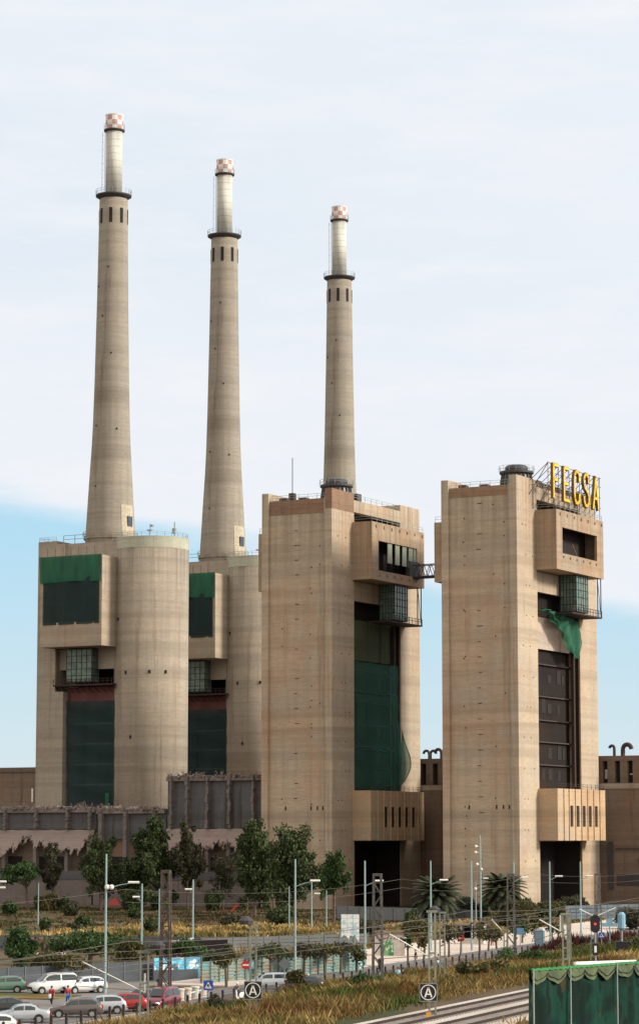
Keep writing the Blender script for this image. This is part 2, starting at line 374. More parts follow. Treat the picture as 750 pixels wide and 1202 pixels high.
# grasses ------------------------------------------------------------
def blades(name, N, n0, n1, v0, v1, h0, h1, w, mat, label, mask=None, zf=groundz, clump=.6, lean=.33, cat='grass'):
    ncl = max(1, N // 22)
    cn = RNG.uniform(n0, n1, ncl); cv = RNG.uniform(v0, v1, ncl); ch = RNG.uniform(.45, 1, ncl)
    ch *= .55 + .45*np.sin(cn*.37 + 2*np.sin(cv*.06))*np.sin(cv*.13 + cn*.05) + .25*RNG.random(ncl)
    k = ch > .16; cn, cv, ch = cn[k], cv[k], ch[k]; ncl = len(cn)
    if mask is not None:
        k = mask(cn, cv); cn, cv, ch = cn[k], cv[k], ch[k]; ncl = len(cn)
    idx = RNG.integers(0, ncl, N)
    n = cn[idx] + RNG.normal(0, clump, N); v = cv[idx] + RNG.normal(0, clump, N)
    z = np.array([zf(a, b) for a, b in zip(n, v)]); h = (h0 + (h1-h0) * RNG.random(N)) * ch[idx]
    Pn = NV.x*n + VV.x*v; Py = NV.y*n + VV.y*v
    az = RNG.uniform(0, 2*np.pi, N); ln = RNG.normal(0, lean, (N, 2)) * h[:, None]
    wx = np.cos(az)*w/2*RNG.uniform(.6, 1.4, N); wy = np.sin(az)*w/2
    b = np.stack([Pn, Py, z-.05], 1); d = np.stack([wx, wy, np.zeros(N)], 1); mid = b + np.stack([ln[:, 0]*.4, ln[:, 1]*.4, h*.6], 1); top = b + np.stack([ln[:, 0], ln[:, 1], h], 1)
    V = np.empty((N*4, 3)); V[0::4] = b-d; V[1::4] = b+d; V[2::4] = mid+d*.9; V[3::4] = top
    F = np.arange(N*4).reshape(N, 4)
    return np_mesh(name, V, F, mat, kind='stuff', label=label, category=cat)
blades('embankment_grass', 330000, -87.2, -53.2, 135, 300, .35, 1.35, .065, G_BANK, 'tall dry orange and green grass on the bank beside the rails')
blades('far_embankment_grass', 90000, -86.6, -30, 300, 520, .4, 1.3, .14, G_BANK, 'distant brown grass on the bank towards the signals', clump=.9)
blades('near_rail_weeds', 12000, -41.5, -34, 110, 260, .3, .8, .12, G_BANK, 'low green and gold weeds on the near side of the rails')
blades('dark_red_weeds', 5000, -87.3, -85.9, 318, 395, 1.2, 2.6, .22, G_RED, 'dark red weeds standing thick along the street fence', clump=.35, lean=.15)
blades('golden_field_grass', 80000, -178, -112, 338, 470, .5, 1.5, .32, G_GOLD, 'golden dry grass in the field behind the site fences', clump=1.1,
       mask=lambda n, v: ((NV.y*n + VV.y*v) > 395) & ((NV.y*n + VV.y*v) < 432 + 14*np.sin(n*.23) + 8*np.sin(n*.71+v*.1)) & (n < -110))
blades('dark_field_weeds', 40000, -250, -112, 380, 600, .2, .9, .3, G_DULL, 'dull brown weeds over the open ground before the ruined hall', clump=1.2,
       mask=lambda n, v: ((NV.y*n + VV.y*v) > 425) & ((NV.y*n + VV.y*v) < 560))
blades('plaza_edge_grass', 16000, -130, -112.6, 310, 470, .4, 1.3, .26, G_BANK, 'brown and green grass behind the plaza in front of the palms', clump=.8)

# ------------------------------------------------------------------ chimneys
def rail_ring(m, r, z, h=1.1, n=28, c=(0, 0), rr=.05, mi=0):
    for k in range(n):
        t0 = 2*math.pi*k/n; t1 = 2*math.pi*(k+1)/n
        a = (c[0]+r*math.cos(t0), c[1]+r*math.sin(t0)); b = (c[0]+r*math.cos(t1), c[1]+r*math.sin(t1))
        m.tube((*a, z), (*a, z+h), rr*.8, 4, mi)
        for q in (h, h*.5): m.tube((*a, z+q), (*b, z+q), rr*.8, 4, mi)
SLOTS = [R(-90+22+45*k) for k in range(8)]
def chimney(loc, label, z_base=0):
    e = thing('power_station_chimney', label, 'chimney', loc, TOWER, 'the three tall power station chimneys')
    m = MB()
    prof = ([(8.6, 0), (7.6, 40)] if not z_base else []) + [(6.75, 85), (6.45, 92.3), (6.05, 99), (5.55, 107.9), (5.1, 115), (4.82, 121.4), (4.52, 132), (4.3, 143.9), (4.1, 154), (3.95, 164.4), (3.7, 182)]
    pp = []
    for (r0, z0), (r1, z1) in zip(prof[:-1], prof[1:]):
        k = max(1, int((z1-z0)/4)); pp += [(r0+(r1-r0)*i/k, z0+(z1-z0)*i/k) for i in range(k)]
    pp.append(prof[-1]); m.lathe(pp, 56); sh = m.obj('concrete_shaft', CON_S, e, True)
    for a in SLOTS:
        m = MB(); r = 3.78; ca, sa = math.cos(a), math.sin(a)
        vs = []
        for rr in (r-.5, r+.06):
            for w, z in ((-.42, 174.9), (.42, 174.9), (.42, 178.9), (-.42, 178.9)): vs.append((rr*ca - w*sa, rr*sa + w*ca, z))
        m.add(vs, [(0,1,2,3),(7,6,5,4),(0,4,5,1),(1,5,6,2),(2,6,7,3),(3,7,4,0)]); m.obj('ventilation_slot', DARK, e)
    m = MB(); m.lathe([(3.68, 181.7), (4.1, 182.2), (4.7, 182.5), (4.75, 182.85), (2.2, 182.9)], 48); g = m.obj('gallery', DSTEEL, e, True)
    m = MB(); rail_ring(m, 4.7, 183, 1.2, 24); m.obj('handrail', STEEL, g)
    m = MB(); m.lathe([(2.2, 182.9), (2.2, 200.2)], 40); m.obj('metal_liner', LINER, e, True)
    m = MB(); m.lathe([(2.1, 199.9), (2.75, 200.25), (2.78, 200.6), (2.2, 200.65)], 40); g = m.obj('gallery', DSTEEL, e, True)
    m = MB(); rail_ring(m, 2.75, 200.7, 1.3, 16); m.obj('handrail', STEEL, g)
    m = MB(); n = 20; zs = [200.75, 201.7, 203.0, 204.3]; b = 0
    for j in range(3):
        for i in range(n):
            t0, t1 = 2*math.pi*i/n, 2*math.pi*(i+1)/n
            m.add([(2.32*math.cos(t), 2.32*math.sin(t), z) for t, z in ((t0, zs[j]), (t1, zs[j]), (t1, zs[j+1]), (t0, zs[j+1]))], [(0, 1, 2, 3)], (i//2 + j) % 2)
    m.lathe([(2.36, 204.25), (2.42, 204.6), (2.0, 204.62), (2.0, 203)], 20, 0, caps=False); m.obj('checkered_cap', [CAPW, CAPR], e)
    m = MB()
    for q in (-.25, .25): m.tube((-2.3*.9+q*.4, -1.2-q*.5, 183.2), (-2.3*.9+q*.4, -1.2-q*.5, 200), .05, 4)
    for k in range(18): m.tube((-2.25, -1.0, 183.8+k*.9), (-1.9, -1.4, 183.8+k*.9), .04, 4); 
    for k in range(9): m.tube((-2.4, -1.3, 184+k*1.9), (-2.75, -1.5, 184+k*1.9), .04, 4)
    m.tube((-2.75, -1.5, 184), (-2.75, -1.5, 200), .05, 4)
    m.obj('ladder', STEEL, e)
    a = R(-5); ca, sa = math.cos(a), math.sin(a); m = MB(); vs = []
    for rr in (6.0, 6.5):
        for w, z in ((-.95, 94.6), (.95, 94.6), (.95, 97.2), (-.95, 97.2)): vs.append((rr*ca - w*sa, rr*sa + w*ca, z))
    m.add(vs, [(0,1,2,3),(7,6,5,4),(0,4,5,1),(1,5,6,2),(2,6,7,3),(3,7,4,0)]); m.obj('service_door', flat('dark_blue_hatch', (.03, .045, .075), .5), e)
    vs = []; m = MB(); n = 10
    for i in range(n+1):
        t = R(-30 + 42*i/n)
        for z, rr in ((92.2, 6.53), (100.2, 6.06)): vs.append((rr*math.cos(t), rr*math.sin(t), z))
    m.add(vs, [(2*i, 2*i+2, 2*i+3, 2*i+1) for i in range(n)]); m.obj('repair_patch', flat('pale_render_patch', (.42, .37, .29), .9, 0, .2), e, True)
    m = MB()
    for z, t in ((163, -75), (158, -120), (121, -110), (120, -40), (140, -60), (105, -100), (150, -95)):
        t = R(t); r = np.interp(z, [p[1] for p in prof], [p[0] for p in prof]) + .02
        m.box(r*math.cos(t)-.16, r*math.cos(t)+.16, r*math.sin(t)-.16, r*math.sin(t)+.16, z-.2, z+.2)
    m.each('scaffold_hole', DARK, e)
    m = MB(); rail_ring(m, 7.1, 92.2, 1.1, 30); m.lathe([(6.9, 91.4), (6.9, 92.2), (6.45, 92.25)], 48); m.obj('base_ring', CON_T, e, False)
    return e
CH1, CH2, CH3 = Vector((-53, 671, 0)), Vector((-26.2, 717, 0)), Vector((6.0, 772, 0))
chimney(CH1 + Vector((-1.2, 0, 0)), 'tallest looking chimney on the far left, above the wide rounded concrete tower', 85)
chimney(CH2 + Vector((-.5, 0, 0)), 'middle one of three tall concrete chimneys, half hidden tower below it', 85)
chimney(CH3, 'rightmost tall chimney, rising straight behind the slab tower with the footbridge')

# ------------------------------------------------------------------ rounded boiler towers (left pair)
def railing(m, pts, h=1.1, step=2.0, r=.045, mi=0):
    for a, b in zip(pts[:-1], pts[1:]):
        a = Vector(a); b = Vector(b); L = (b-a).length; k = max(1, int(L/step))
        for i in range(k+1): q = a.lerp(b, i/k); m.tube(q, q + Vector((0, 0, h)), r, 4, mi)
        for f in (1, .55): m.tube(a + Vector((0, 0, h*f)), b + Vector((0, 0, h*f)), r, 4, mi)
def sheet(f, nu, nw, m=None, mi=0):
    m = m or MB(); b = len(m.v)
    for j in range(nw+1):
        for i in range(nu+1): m.v.append(tuple(f(i/nu, j/nw)))
    for j in range(nw):
        for i in range(nu): m.f.append((b+j*(nu+1)+i, b+j*(nu+1)+i+1, b+(j+1)*(nu+1)+i+1, b+(j+1)*(nu+1)+i)); m.m.append(mi)
    return m
def cage(e, x0, x1, y0, y1, z0, z1, axis='x'):
    m = MB(); m.box(x0, x1, y0, y1, z0, z1)
    g = m.obj('glazed_cage', GLASSG, e); m = MB(); k = 5
    for i in range(k+1):
        fx = x0 + (x1-x0)*i/k; fy = y0 + (y1-y0)*i/k; fz = z0 + (z1-z0)*i/k
        for yy in (y0-.02, y1+.02): m.tube((fx, yy, z0), (fx, yy, z1), .09, 4); m.tube((x0, yy, fz), (x1, yy, fz), .09, 4)
        for xx in (x0-.02, x1+.02): m.tube((xx, fy, z0), (xx, fy, z1), .09, 4); m.tube((xx, y0, fz), (xx, y1, fz), .09, 4)
    m.obj('cage_bars', RUSTY, g)
def round_tower(loc, label):
    e = thing('boiler_tower', label, 'power plant tower', loc, TOWER, 'rounded concrete boiler towers')
    m = MB()
    m.box(-18, -12.3, -8.5, 8.5, 0, 91); m.box(-12.3, -9.8, -8.5, 8.5, 0, 52); m.box(-12.3, -9.8, -8.5, 8.5, 63, 90.2)
    m.box(-12.3, -9.8, -2, 8.5, 52, 63)
    m.box(-9.8, 6, 2, 8.5, 0, 90.2)
    m.box(-9.8, 6, -7.5, 2, 84, 90.2)
    w = m.obj('wall', CON, e)
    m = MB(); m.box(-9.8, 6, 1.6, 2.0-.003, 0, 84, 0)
    for k, z in enumerate((28, 33.2, 38.4, 43.6, 48.4)):
        m.box(-9.8, 6, -3.2, 1.6, z, z+.35, 0); m.box(-9.8, 6, -3.4, -3.2, z, z+.5, 1)
        for q in range(2): m.box(-4.2+q*4.4, -2.2+q*4.6, -4.2, -3.4, z+.05, z+.3, 1)
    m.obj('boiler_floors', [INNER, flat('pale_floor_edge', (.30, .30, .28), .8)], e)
    m = MB(); m.lathe([(9.46, 0), (9.46, 88)], 72, 0, (11.4, 0)); m.obj('stair_tower', CON_T, e, True).data.polygons[-1].use_smooth = False
    m = MB(); m.lathe([(9.5, 88), (9.5, 90.9), (9.0, 91.0), (9.0, 90.0)], 72, 0, (11.4, 0)); m.obj('parapet', CON_G, e)
    m = MB()
    for z, t in ((56.4, -170), (56.4, -60), (56.4, -35), (55.4, -150), (56.3, -100), (40, -90), (70, -120)):
        t = R(t); x = 11.4+9.47*math.cos(t); y = 9.47*math.sin(t); m.box(x-.22, x+.22, y-.22, y+.22, z-.4, z+.4)
    m.each('wall_hole', DARK, e)
    # projecting machine room with its window opening
    m = MB()
    m.box(-13, 5.7, -14.5, -14.0, 63, 69.2); m.box(-13, 5.7, -14.5, -14.0, 80.3, 86); m.box(-13, -11.9, -14.5, -14.0, 69.2, 80.3); m.box(4.6, 5.7, -14.5, -14.0, 69.2, 80.3)
    m.box(-13, -12.4, -14.0, -8.503, 63, 86); m.box(5.1, 5.7, -14.0, -5, 63, 86); m.box(-12.4, 5.1, -14.0, -5, 63, 63.6); m.box(-12.4, 5.1, -14, -7.6, 85.4, 86)
    b = m.obj('machine_room', CON_B, e)
    sheet(lambda u, w: (-12.2+17.2*u, -14.62 - .10*math.sin(u*19)-.04*math.sin(u*41+w*5), 68.6+12*w), 40, 8).obj('window_net', NET_D, b)
    sheet(lambda u, w: (-12.95+18.5*u - .5*w*(1-u), -14.78 - .14*math.sin(u*13+1)*(1-w) - .05*math.sin(u*37), 79.3+6.9*w + .3*math.sin(u*3.1)*(1-w)), 44, 6).obj('green_valance_net', NET_G, b)
    m = MB(); m.box(-12.3, 5.9, -6.5, -6.0, 57.6, 63); m.obj('soffit_wall', CON, e)
    cage(e, -8.3, -.6, -9.3, -5.9, 54.2, 62.6)
    m = MB(); m.box(-12.2, 5.9, -9.6, -5.4, 53.3, 53.7); railing(m, [(-12.2, -9.5, 53.7), (5.7, -9.5, 53.7)], 1.3, 1.3, .07)
    for k in range(10): m.tube((-12+k*1.95, -9.4, 53.5), (-12+k*1.95, -6, 51.6), .09, 4)
    m.obj('maintenance_walkway', RUSTY, e)
    sheet(lambda u, w: (-9.7+15.5*u, -6.1 - .5*math.sin(u*9)*(1-w) - .2*math.sin(u*23), 48.2+4.9*w - 1.1*(1-w)*abs(math.sin(u*4))), 40, 6).obj('red_tarpaulin', TARP, e)
    sheet(lambda u, w: (-9.55 + .6*(1-w)*(1-u) + 15.3*u, -7.2 - .22*math.sin(u*12) - .12*math.sin(w*33+u*4), 22.5+27*w), 50, 60).obj('debris_net', NET_D, e)
    m = MB(); railing(m, [(-17.8, -8.3, 91), (-12.6, -8.3, 91)]); railing(m, [(-17.8, -8.3, 91), (-17.8, 8.3, 91)])
    for k in range(24):
        t0 = R(-150 + 12.5*k); t1 = R(-150 + 12.5*(k+1)); a = (11.4+9.2*math.cos(t0), 9.2*math.sin(t0), 91); bb = (11.4+9.2*math.cos(t1), 9.2*math.sin(t1), 91)
        railing(m, [a, bb], 1.1, 2.5)
    m.obj('roof_railing', STEELB, e)
    m = MB(); railing(m, [(-11, -7.3, 90.2), (-4, -7.3, 90.2)], 2.2, 3, .09)
    m.tube((12, -2, 91), (12, -2, 94.8), .1, 5); m.box(11.3, 12.7, -2.4, -1.6, 92.9, 93.3); m.box(12.2, 13, -2.4, -1.8, 94, 94.5)
    m.tube((17.5, 1, 91), (17.5, 1, 95.2), .16, 5); m.box(17, 17.9, .6, 1.4, 92.2, 93.6)
    m.lathe([(1.1, 91), (1.1, 91.5), (.3, 92)], 10, 0, (14, -3)); m.lathe([(1.1, 91), (1.1, 91.4), (.3, 91.8)], 10, 0, (8.5, -4))
    m.each('roof_unit', STEEL, e)
    m = MB()
    for k in range(7): m.tube((-11.2+k*2.4, -14.2, 86), (-11.2+k*2.4, -14.2, 88.4), .05, 4)
    m.obj('starter_bars', RUSTY, e)
    return e
r1 = round_tower(CH1, 'wide tower with a rounded right side and dark green netting, nearest on the left')
r2 = round_tower(CH2, 'partly hidden rounded tower with dark netting, between the wide left tower and the slab tower')

# ------------------------------------------------------------------ slab towers (right pair)
T3, T4 = Vector((2.6, 546, 0)), Vector((40, 525, 0))
def hood(e, x, y, z0):
    m = MB(); m.lathe([(3.5, z0), (2.95, z0+4.0)], 20, 0, (x, y)); g = m.obj('exhaust_duct_hood', flat('blue_grey_hood_metal', (.13, .16, .17), .5, .3), e)
    m = MB()
    for k in range(20):
        t = 2*math.pi*k/20; c_, s_ = math.cos(t), math.sin(t)
        m.bar((x+3.62*c_, y+3.62*s_, z0), (x+3.05*c_, y+3.05*s_, z0+4), .28, .28)
    m.lathe([(3.3, z0+4.0), (3.6, z0+4.2), (3.6, z0+4.6), (2.4, z0+4.8), (2.4, z0+5.6), (2.0, z0+5.9)], 24, 0, (x, y)); m.obj('hood_ribs', DSTEEL, g)
    m = MB(); rail_ring(m, 3.7, z0+4.6, 1.1, 16, (x, y)); m.obj('hood_railing', STEEL, g)
def window_wall(m, x0, x1, b0, b1, z0, z1, wb0, wb1, wz0, wz1, mi=0):   # wall slab normal to x with one opening
    m.box(x0, x1, b0, b1, z0, wz0, mi); m.box(x0, x1, b0, b1, wz1, z1, mi); m.box(x0, x1, b0, wb0, wz0, wz1, mi); m.box(x0, x1, wb1, b1, wz0, wz1, mi)
def slab_tower(loc, label, wz, brown, which):
    e = thing('boiler_tower', label, 'power plant tower', loc, TOWER, 'concrete slab boiler towers')
    m = MB()
    for s in (0, 1):
        def bx(x0, x1, *r):
            if s: x0, x1 = -17-x1, -17-x0
            m.box(x0, x1, *r)
        bx(-1.6, 0, 0, 10, 0, 88.2 if not s else 88)
        bx(-1.6, 0, 10, 32, 84.2, 86.8)
        bx(-8.5, 0, 32, 41.5, 0, 88.2)
        bx(-1.6, -.6, 10, 32, 65.2, 69.4)
    m.box(-15.4, -1.6, .55, 10, 0, 86.3); m.box(-15.4, -1.6, 10, 32, 84.4, 86.0)
    m.obj('wall', CON_SL, e)
    m = MB(); m.box(-14.4, -2.6, 10, 32, 24.9, 84.35, 0); m.box(-11, -6, 10, 32, 0, 24.9, 0); m.box(-5.99, -.4, 31.75, 31.997, 0, 14.0, 2); m.box(-1.62, -.3, 31.7, 31.997, 25, 65, 0)  # dark lining at the low opening paints the shade on its reveal
    for z in (54.5, 50.4, 43.7, 38.8, 34.3, 29.6):
        m.box(-2.6, -2.0, 10, 31.7, z, z+.3, 0)
        m.box(-2.0, -1.95, 10, random.choice((24, 28, 31.7)), z, z+.22, 3)
    for b in (30.6,): m.box(-1.55, -.9, b, b+.8, 25.3, 61, 1)
    pass
    for z in (46.8, 40.5, 36, 31, 26.6):
        for b in (11.4, 17.2, 20.4, 25.4, 28):
            if random.random() < .62: m.box(-2.59, -2.52, b, b+random.choice((1.3, 2.0)), z, z+random.uniform(1.6, 3), 2)
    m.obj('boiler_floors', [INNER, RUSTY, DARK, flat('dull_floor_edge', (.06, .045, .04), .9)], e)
    # upper machine rooms, one each side
    for s in (0, 1):
        m = MB(); pr = 4.73 if not s else 6.1; z0, z1 = (69.5, 81.9) if not s else (68, 80.6)
        def bx(x0, x1, *r):
            if s: x0, x1 = -17-x1, -17-x0
            m.box(x0, x1, *r)
        if s: bx(pr-.6, pr, 9.2, 34.3, z0, z1)
        else: window_wall(m, pr-.6, pr, 9.2, 34.3, z0, z1, 12.3, 30.8, *wz)
        bx(.003, pr-.6, 9.2, 9.9, z0, z1); bx(.003, pr-.6, 33.6, 34.3, z0, z1)
        bx(.003, pr-.6, 9.9, 33.6, z0, z0+.6); bx(.003, pr-.6, 9.9, 33.6, z1-.6, z1)
        bx(-2.5, 0, 10.003, 31.997, z0+.05, z0+.5); bx(-2.5, 0, 10.003, 31.997, z1-.5, z1-.03)
        if not s:
            for k in range(7): m.box(pr, pr+.25, 11+k*3.7, 11.5+k*3.7, z1-1.1, z1-.6)
            for k in range(6): m.box(pr, pr+.25, 12.6+k*3.5, 13.1+k*3.5, wz[0]-.9, wz[0]-.5)
        mr = m.obj('machine_room', CON_BS, e)
        if not s: q = MB(); q.box(.3, .9, 10.1, 33.5, z0+.62, z1-.62); q.obj('unlit_inside', DARK, mr)  # dark panel added behind the window so the room looks unlit
        if not s:
            if which == 3:
                q = MB()
                for b in (12.35, 17.3, 20.9, 24.3, 27.4, 29.9): q.box(pr-.5, pr-.3, b, b+(2.0 if b > 12.5 else .4), wz[0]+2.0 if b > 12.5 else wz[0], wz[1])
                q.each('window_screen', flat('grey_green_screen', (.26, .29, .23), .7), mr)
            else:
                q = MB(); q.box(2.6, 3.6, 12.6, 14.6, wz[0], wz[0]+1.9, 0); q.lathe([(.7, wz[0]+1.9), (1.0, wz[0]+2.8), (.6, wz[0]+3.6)], 10, 1, (3.0, 14)); q.tube((3.9, 22, wz[0]), (3.9, 19.4, wz[0]+2.6), .1, 4, 0)
                q.obj('abandoned_machinery', [flat('faded_red_machine', (.30, .10, .07), .7), CAPW], mr)
            q = MB(); railing(q, [(.3, 9.5, z1), (pr-.2, 9.5, z1), (pr-.2, 34, z1)], 1.1, 2.4); q.obj('roof_railing', STEEL, mr)
        # lower projecting control room with ribs
        m = MB(); p2 = 4.3
        w5 = [(15.6 + k*3.25, 17.3 + k*3.25) for k in range(5)]
        if s: bx(p2-.5, p2, 9.3, 34.5, 14.2, 24.7)
        else:
            m.box(p2-.5, p2, 9.3, 34.5, 14.2, 17.0); m.box(p2-.5, p2, 9.3, 34.5, 21.3, 24.7)
            ed = [9.3] + [q for w in w5 for q in w] + [34.5]
            for k in range(0, len(ed), 2): m.box(p2-.5, p2, ed[k], ed[k+1], 17.0, 21.3)
            for b in (12.4, 15.1, 18.35, 21.6, 24.85, 28.1, 31.4): m.box(p2+.0, p2+.22, b-.14, b+.14, 14.2, 24.7)
        bx(.003, p2-.5, 9.3, 9.9, 14.2, 24.7); bx(.003, p2-.5, 33.9, 34.5, 14.2, 24.7); bx(.003, p2-.5, 9.9, 33.9, 14.2, 14.8); bx(.003, p2-.5, 9.9, 33.9, 24.1, 24.7)
        bx(-5.9, 0, 10.003, 31.74, 14.05, 24.66)
        cr = m.obj('control_room', CON_W, e)
        if not s:
            for b0, b1 in w5:
                q = MB(); q.box(p2-.35, p2-.3, b0, b1, 17.0, 21.3, 0); q.box(p2-.3, p2-.15, b0, b1, 18.2, 18.4, 1); q.box(p2-.3, p2-.15, b0, b1, 19.9, 20.0, 1); q.obj('window', [DARK, RUSTY], cr)
            q = MB(); railing(q, [(p2-.2, 9.6, 24.7), (p2-.2, 34.2, 24.7)], 1.0, 2.2); q.obj('roof_railing', RUSTY, cr)
    # flush warm-coloured reveal of the far pier and tall side walls stay in the wall mesh; formwork anchor marks:
    m = MB()
    for k in range(26):
        z = 4 + k*3.15
        if z > 84: break
        if random.random() < .75: m.box(-9.2+random.uniform(-.2, .2), -8.3+random.uniform(-.3, .3), .50, .56, z, z+.12)
    for k in range(26):
        x = random.choice((-12.4, -12.1, -5.6, -5.3, -3.2)); z = random.uniform(8, 84); m.box(x, x+.24, .50, .56, z, z+.24)
    for k in range(12):
        z = 10 + k*6.2
        for b in random.sample((2.5, 4.2, 5.9, 7.4), 2): m.box(-.05, .03, b, b+.4, z, z+.2)
    for z in (20.5,):
        for x in (-11.5, -5.4, -3.9, -2.6): m.box(x, x+.3, .5, .56, z, z+.8)
    m.each('anchor_mark', DARK, e)
    m = MB()
    if brown: 
        m.box(-15.4, -1.6, .50, .548, 83.2, 86.31); m.box(-1.602, .045, -.04, 9.9, 84.0, 88.23)
    else: m.box(-15.4, -1.6, .50, .548, 84.3, 86.31)
    m.obj('brown_top_band', BROWNB if brown else concrete('tan_top_band', (.27, .17, .11)), e)
    m = MB()   # slim corner strips either side of the recessed front panel
    m.box(-15.75, -15.41, .1, .54, 0, 87.4); m.box(-2.0, -1.61, .1, .54, 0, 86.4); m.obj('corner_strips', CON, e)
    hood(e, -5.6, 12.6, 86.0)
    m = MB(); m.box(-14.5, -12.8, 3, 4.5, 86.3, 87.2); m.box(-9.5, -7.6, 2.5, 4, 86.3, 87.0); m.box(-3, -1.8, 15, 17, 86.8, 88.9); m.box(-7.5, -6.6, 20, 22, 86, 88)
    m.each('roof_unit', DSTEEL, e)
    m = MB(); railing(m, [(-15.2, .9, 86.3), (-1.8, .9, 86.3)], 1.1, 2.2); railing(m, [(-.2, 10.2, 86.8), (-.2, 31.8, 86.8)], 1.2, 2.5); railing(m, [(-22.9, 9.4, 80.6), (-17.1, 9.4, 80.6)], 1.2, 2)
    m.obj('roof_railing', STEEL, e)
    cage(e, -.2, 3.4, 22.4, 28.6, 61.8, 69.4)
    m = MB(); m.box(-1, 4.4, 18, 34, 61.0, 61.3); railing(m, [(4.3, 18, 61.3), (4.3, 34, 61.3)], 1.3, 1.6, .07); m.tube((4.3, 33.6, 61), (4.3, 33.6, 69.5), .12, 4); m.tube((4.3, 31.8, 61), (4.3, 31.8, 69.5), .12, 4); m.tube((4.3, 33.6, 61), (4.3, 31.8, 69.5), .07, 4)
    m.obj('maintenance_walkway', RUSTY, e)
    return e
t3 = slab_tower(T3, 'slab tower whose top edge is painted brown, green netting in its tall opening', (71.6, 78.0), True, 3)
t4 = slab_tower(T4, 'slab tower carrying the yellow letter sign on its roof', (73.0, 78.4), False, 4)
# netting on the slab towers
def bil(w): return math.exp(-((w-.20)/(.14 if w < .2 else .24))**2)
def net3(u, w):
    k = max(0, (u-.86)/.14)
    return (-.7 + .22*math.sin(u*17) + .08*math.sin(w*30) + 1.5*k*bil(w) + .4*k, 10.1 + 21.4*u + k*(3.0*bil(w) + .2) - .8*k*(w < .06), 25.0 + 27.3*w)
sheet(net3, 50, 60).obj('debris_net', NET_M, t3)
m = MB()
for z_ in (33.5, 45.8): m.path([(-.55 + .22*math.sin(u_/20*17), 10.2+21.2*u_/20, z_ + .12*math.sin(u_*2.1)) for u_ in range(21)], .07, 4)
m.path([(net3(1, w_/40)[0]+.05, net3(1, w_/40)[1], net3(1, w_/40)[2]) for w_ in range(41)], .10, 4)
m.obj('net_ropes', flat('green_rope', (.012, .085, .06), .8), t3)
m = MB(); m.box(-2.0, -1.7, 10.05, 31.95, 52.6, 61.3); m.obj('stained_panel', concrete('green_stained_panel', (.065, .08, .042), streak=2), t3)
def drape(u, w):   # w: 1 top edge, 0 lower edge
    top = 61.7 - 2.2*u*u if u < .8 else 60.3; b = 10.4 + 21.2*u
    bot = float(np.interp(u, [0, .14, .4, .6, .75, .97, 1], [61.3, 60.9, 57.6, 54.2, 52.7, 52.5, 54]))
    z = bot + (top-bot)*w
    return (.15 + .8*math.sin(u*math.pi) + .45*math.sin(u*19 + w*5) + .22*math.sin(u*47-w*7), b + .4*math.sin(w*6+u*4), z)
sheet(drape, 60, 14).obj('draped_net', NET_G, t4)
m = MB(); m.box(-2.0, -1.7, 10.05, 31.95, 53.6, 60.2); m.obj('pale_wall_panel', PALEWALL, t4)

# lattice antenna and footbridge
m = MB(); m.tube((0, 0, 0), (0, 0, 9.5), .09, 5); m.box(-.6, .6, -.6, .6, 0, 1.8); m.obj('antenna_mast', RUSTY, loc=T3 + Matrix.Rotation(TOWER, 3, 'Z') @ Vector((-11.2, 3, 86.3)), rz=TOWER, label='thin whip antenna on the roof of the brown topped slab tower', category='antenna')
def tw(base, a, b, z): return base + Matrix.Rotation(TOWER, 3, 'Z') @ Vector((a, b, z))
p0 = tw(T3, 4.75, 30, 71.6); p1 = tw(T4, -23.1, 29.4, 71.6); L = (p1-p0).length
e = thing('steel_footbridge', 'dark steel truss footbridge hung high between the two slab towers', 'footbridge', p0, math.atan2((p1-p0).y, (p1-p0).x))
m = MB(); m.box(0, L, -1.1, 1.1, -.3, 0); m.obj('deck', DSTEEL, e)
for y in (-1.1, 1.1):
    m = MB(); m.bar((0, y, 2.6), (L, y, 2.6), .2, .2); m.bar((0, y, 0), (L, y, 0), .28, .28); k = 8
    for i in range(k): m.bar((L*i/k, y, 0), (L*(i+.5)/k, y, 2.6), .12, .12); m.bar((L*(i+.5)/k, y, 2.6), (L*(i+1)/k, y, 0), .12, .12)
    m.obj('side_truss', DSTEEL, e)
m = MB(); m.box(-1.0, .1, -2.6, 1.6, -.4, 3.4); m.obj('entry_cage', DSTEEL, e)

# rooftop letters ------------------------------------------------------
LET = {'F': [[(0, 0), (0, 1)], [(0, 1), (.85, 1)], [(0, .55), (.7, .55)]],
       'E': [[(0, 0), (0, 1)], [(0, 1), (.85, 1)], [(0, .52), (.7, .52)], [(0, 0), (.9, 0)]],
       'C': [[(.95, .72), (.92, .88), (.75, .98), (.5, 1.0), (.25, .98), (.08, .86), (0, .68), (0, .32), (.08, .14), (.25, .02), (.5, 0), (.75, .02), (.92, .12), (.95, .28)]],
       'S': [[(.92, .76), (.88, .9), (.7, .99), (.45, 1.0), (.2, .96), (.05, .84), (.05, .7), (.2, .58), (.5, .5), (.8, .42), (.95, .3), (.94, .15), (.8, .03), (.5, 0), (.22, .03), (.06, .14), (.02, .26)]],
       'A': [[(0, 0), (.5, 1)], [(.5, 1), (1, 0)], [(.17, .33), (.83, .33)]]}
sg = thing('rooftop_letter_sign', 'yellow FECSA letters on a steel frame on the roof of the right tower', 'letter sign', T4, TOWER)
Lw, Lh, sz = 2.8, 6.7, 84.4
b0s = [9.2, 14.7, 20.1, 25.2, 30.3]
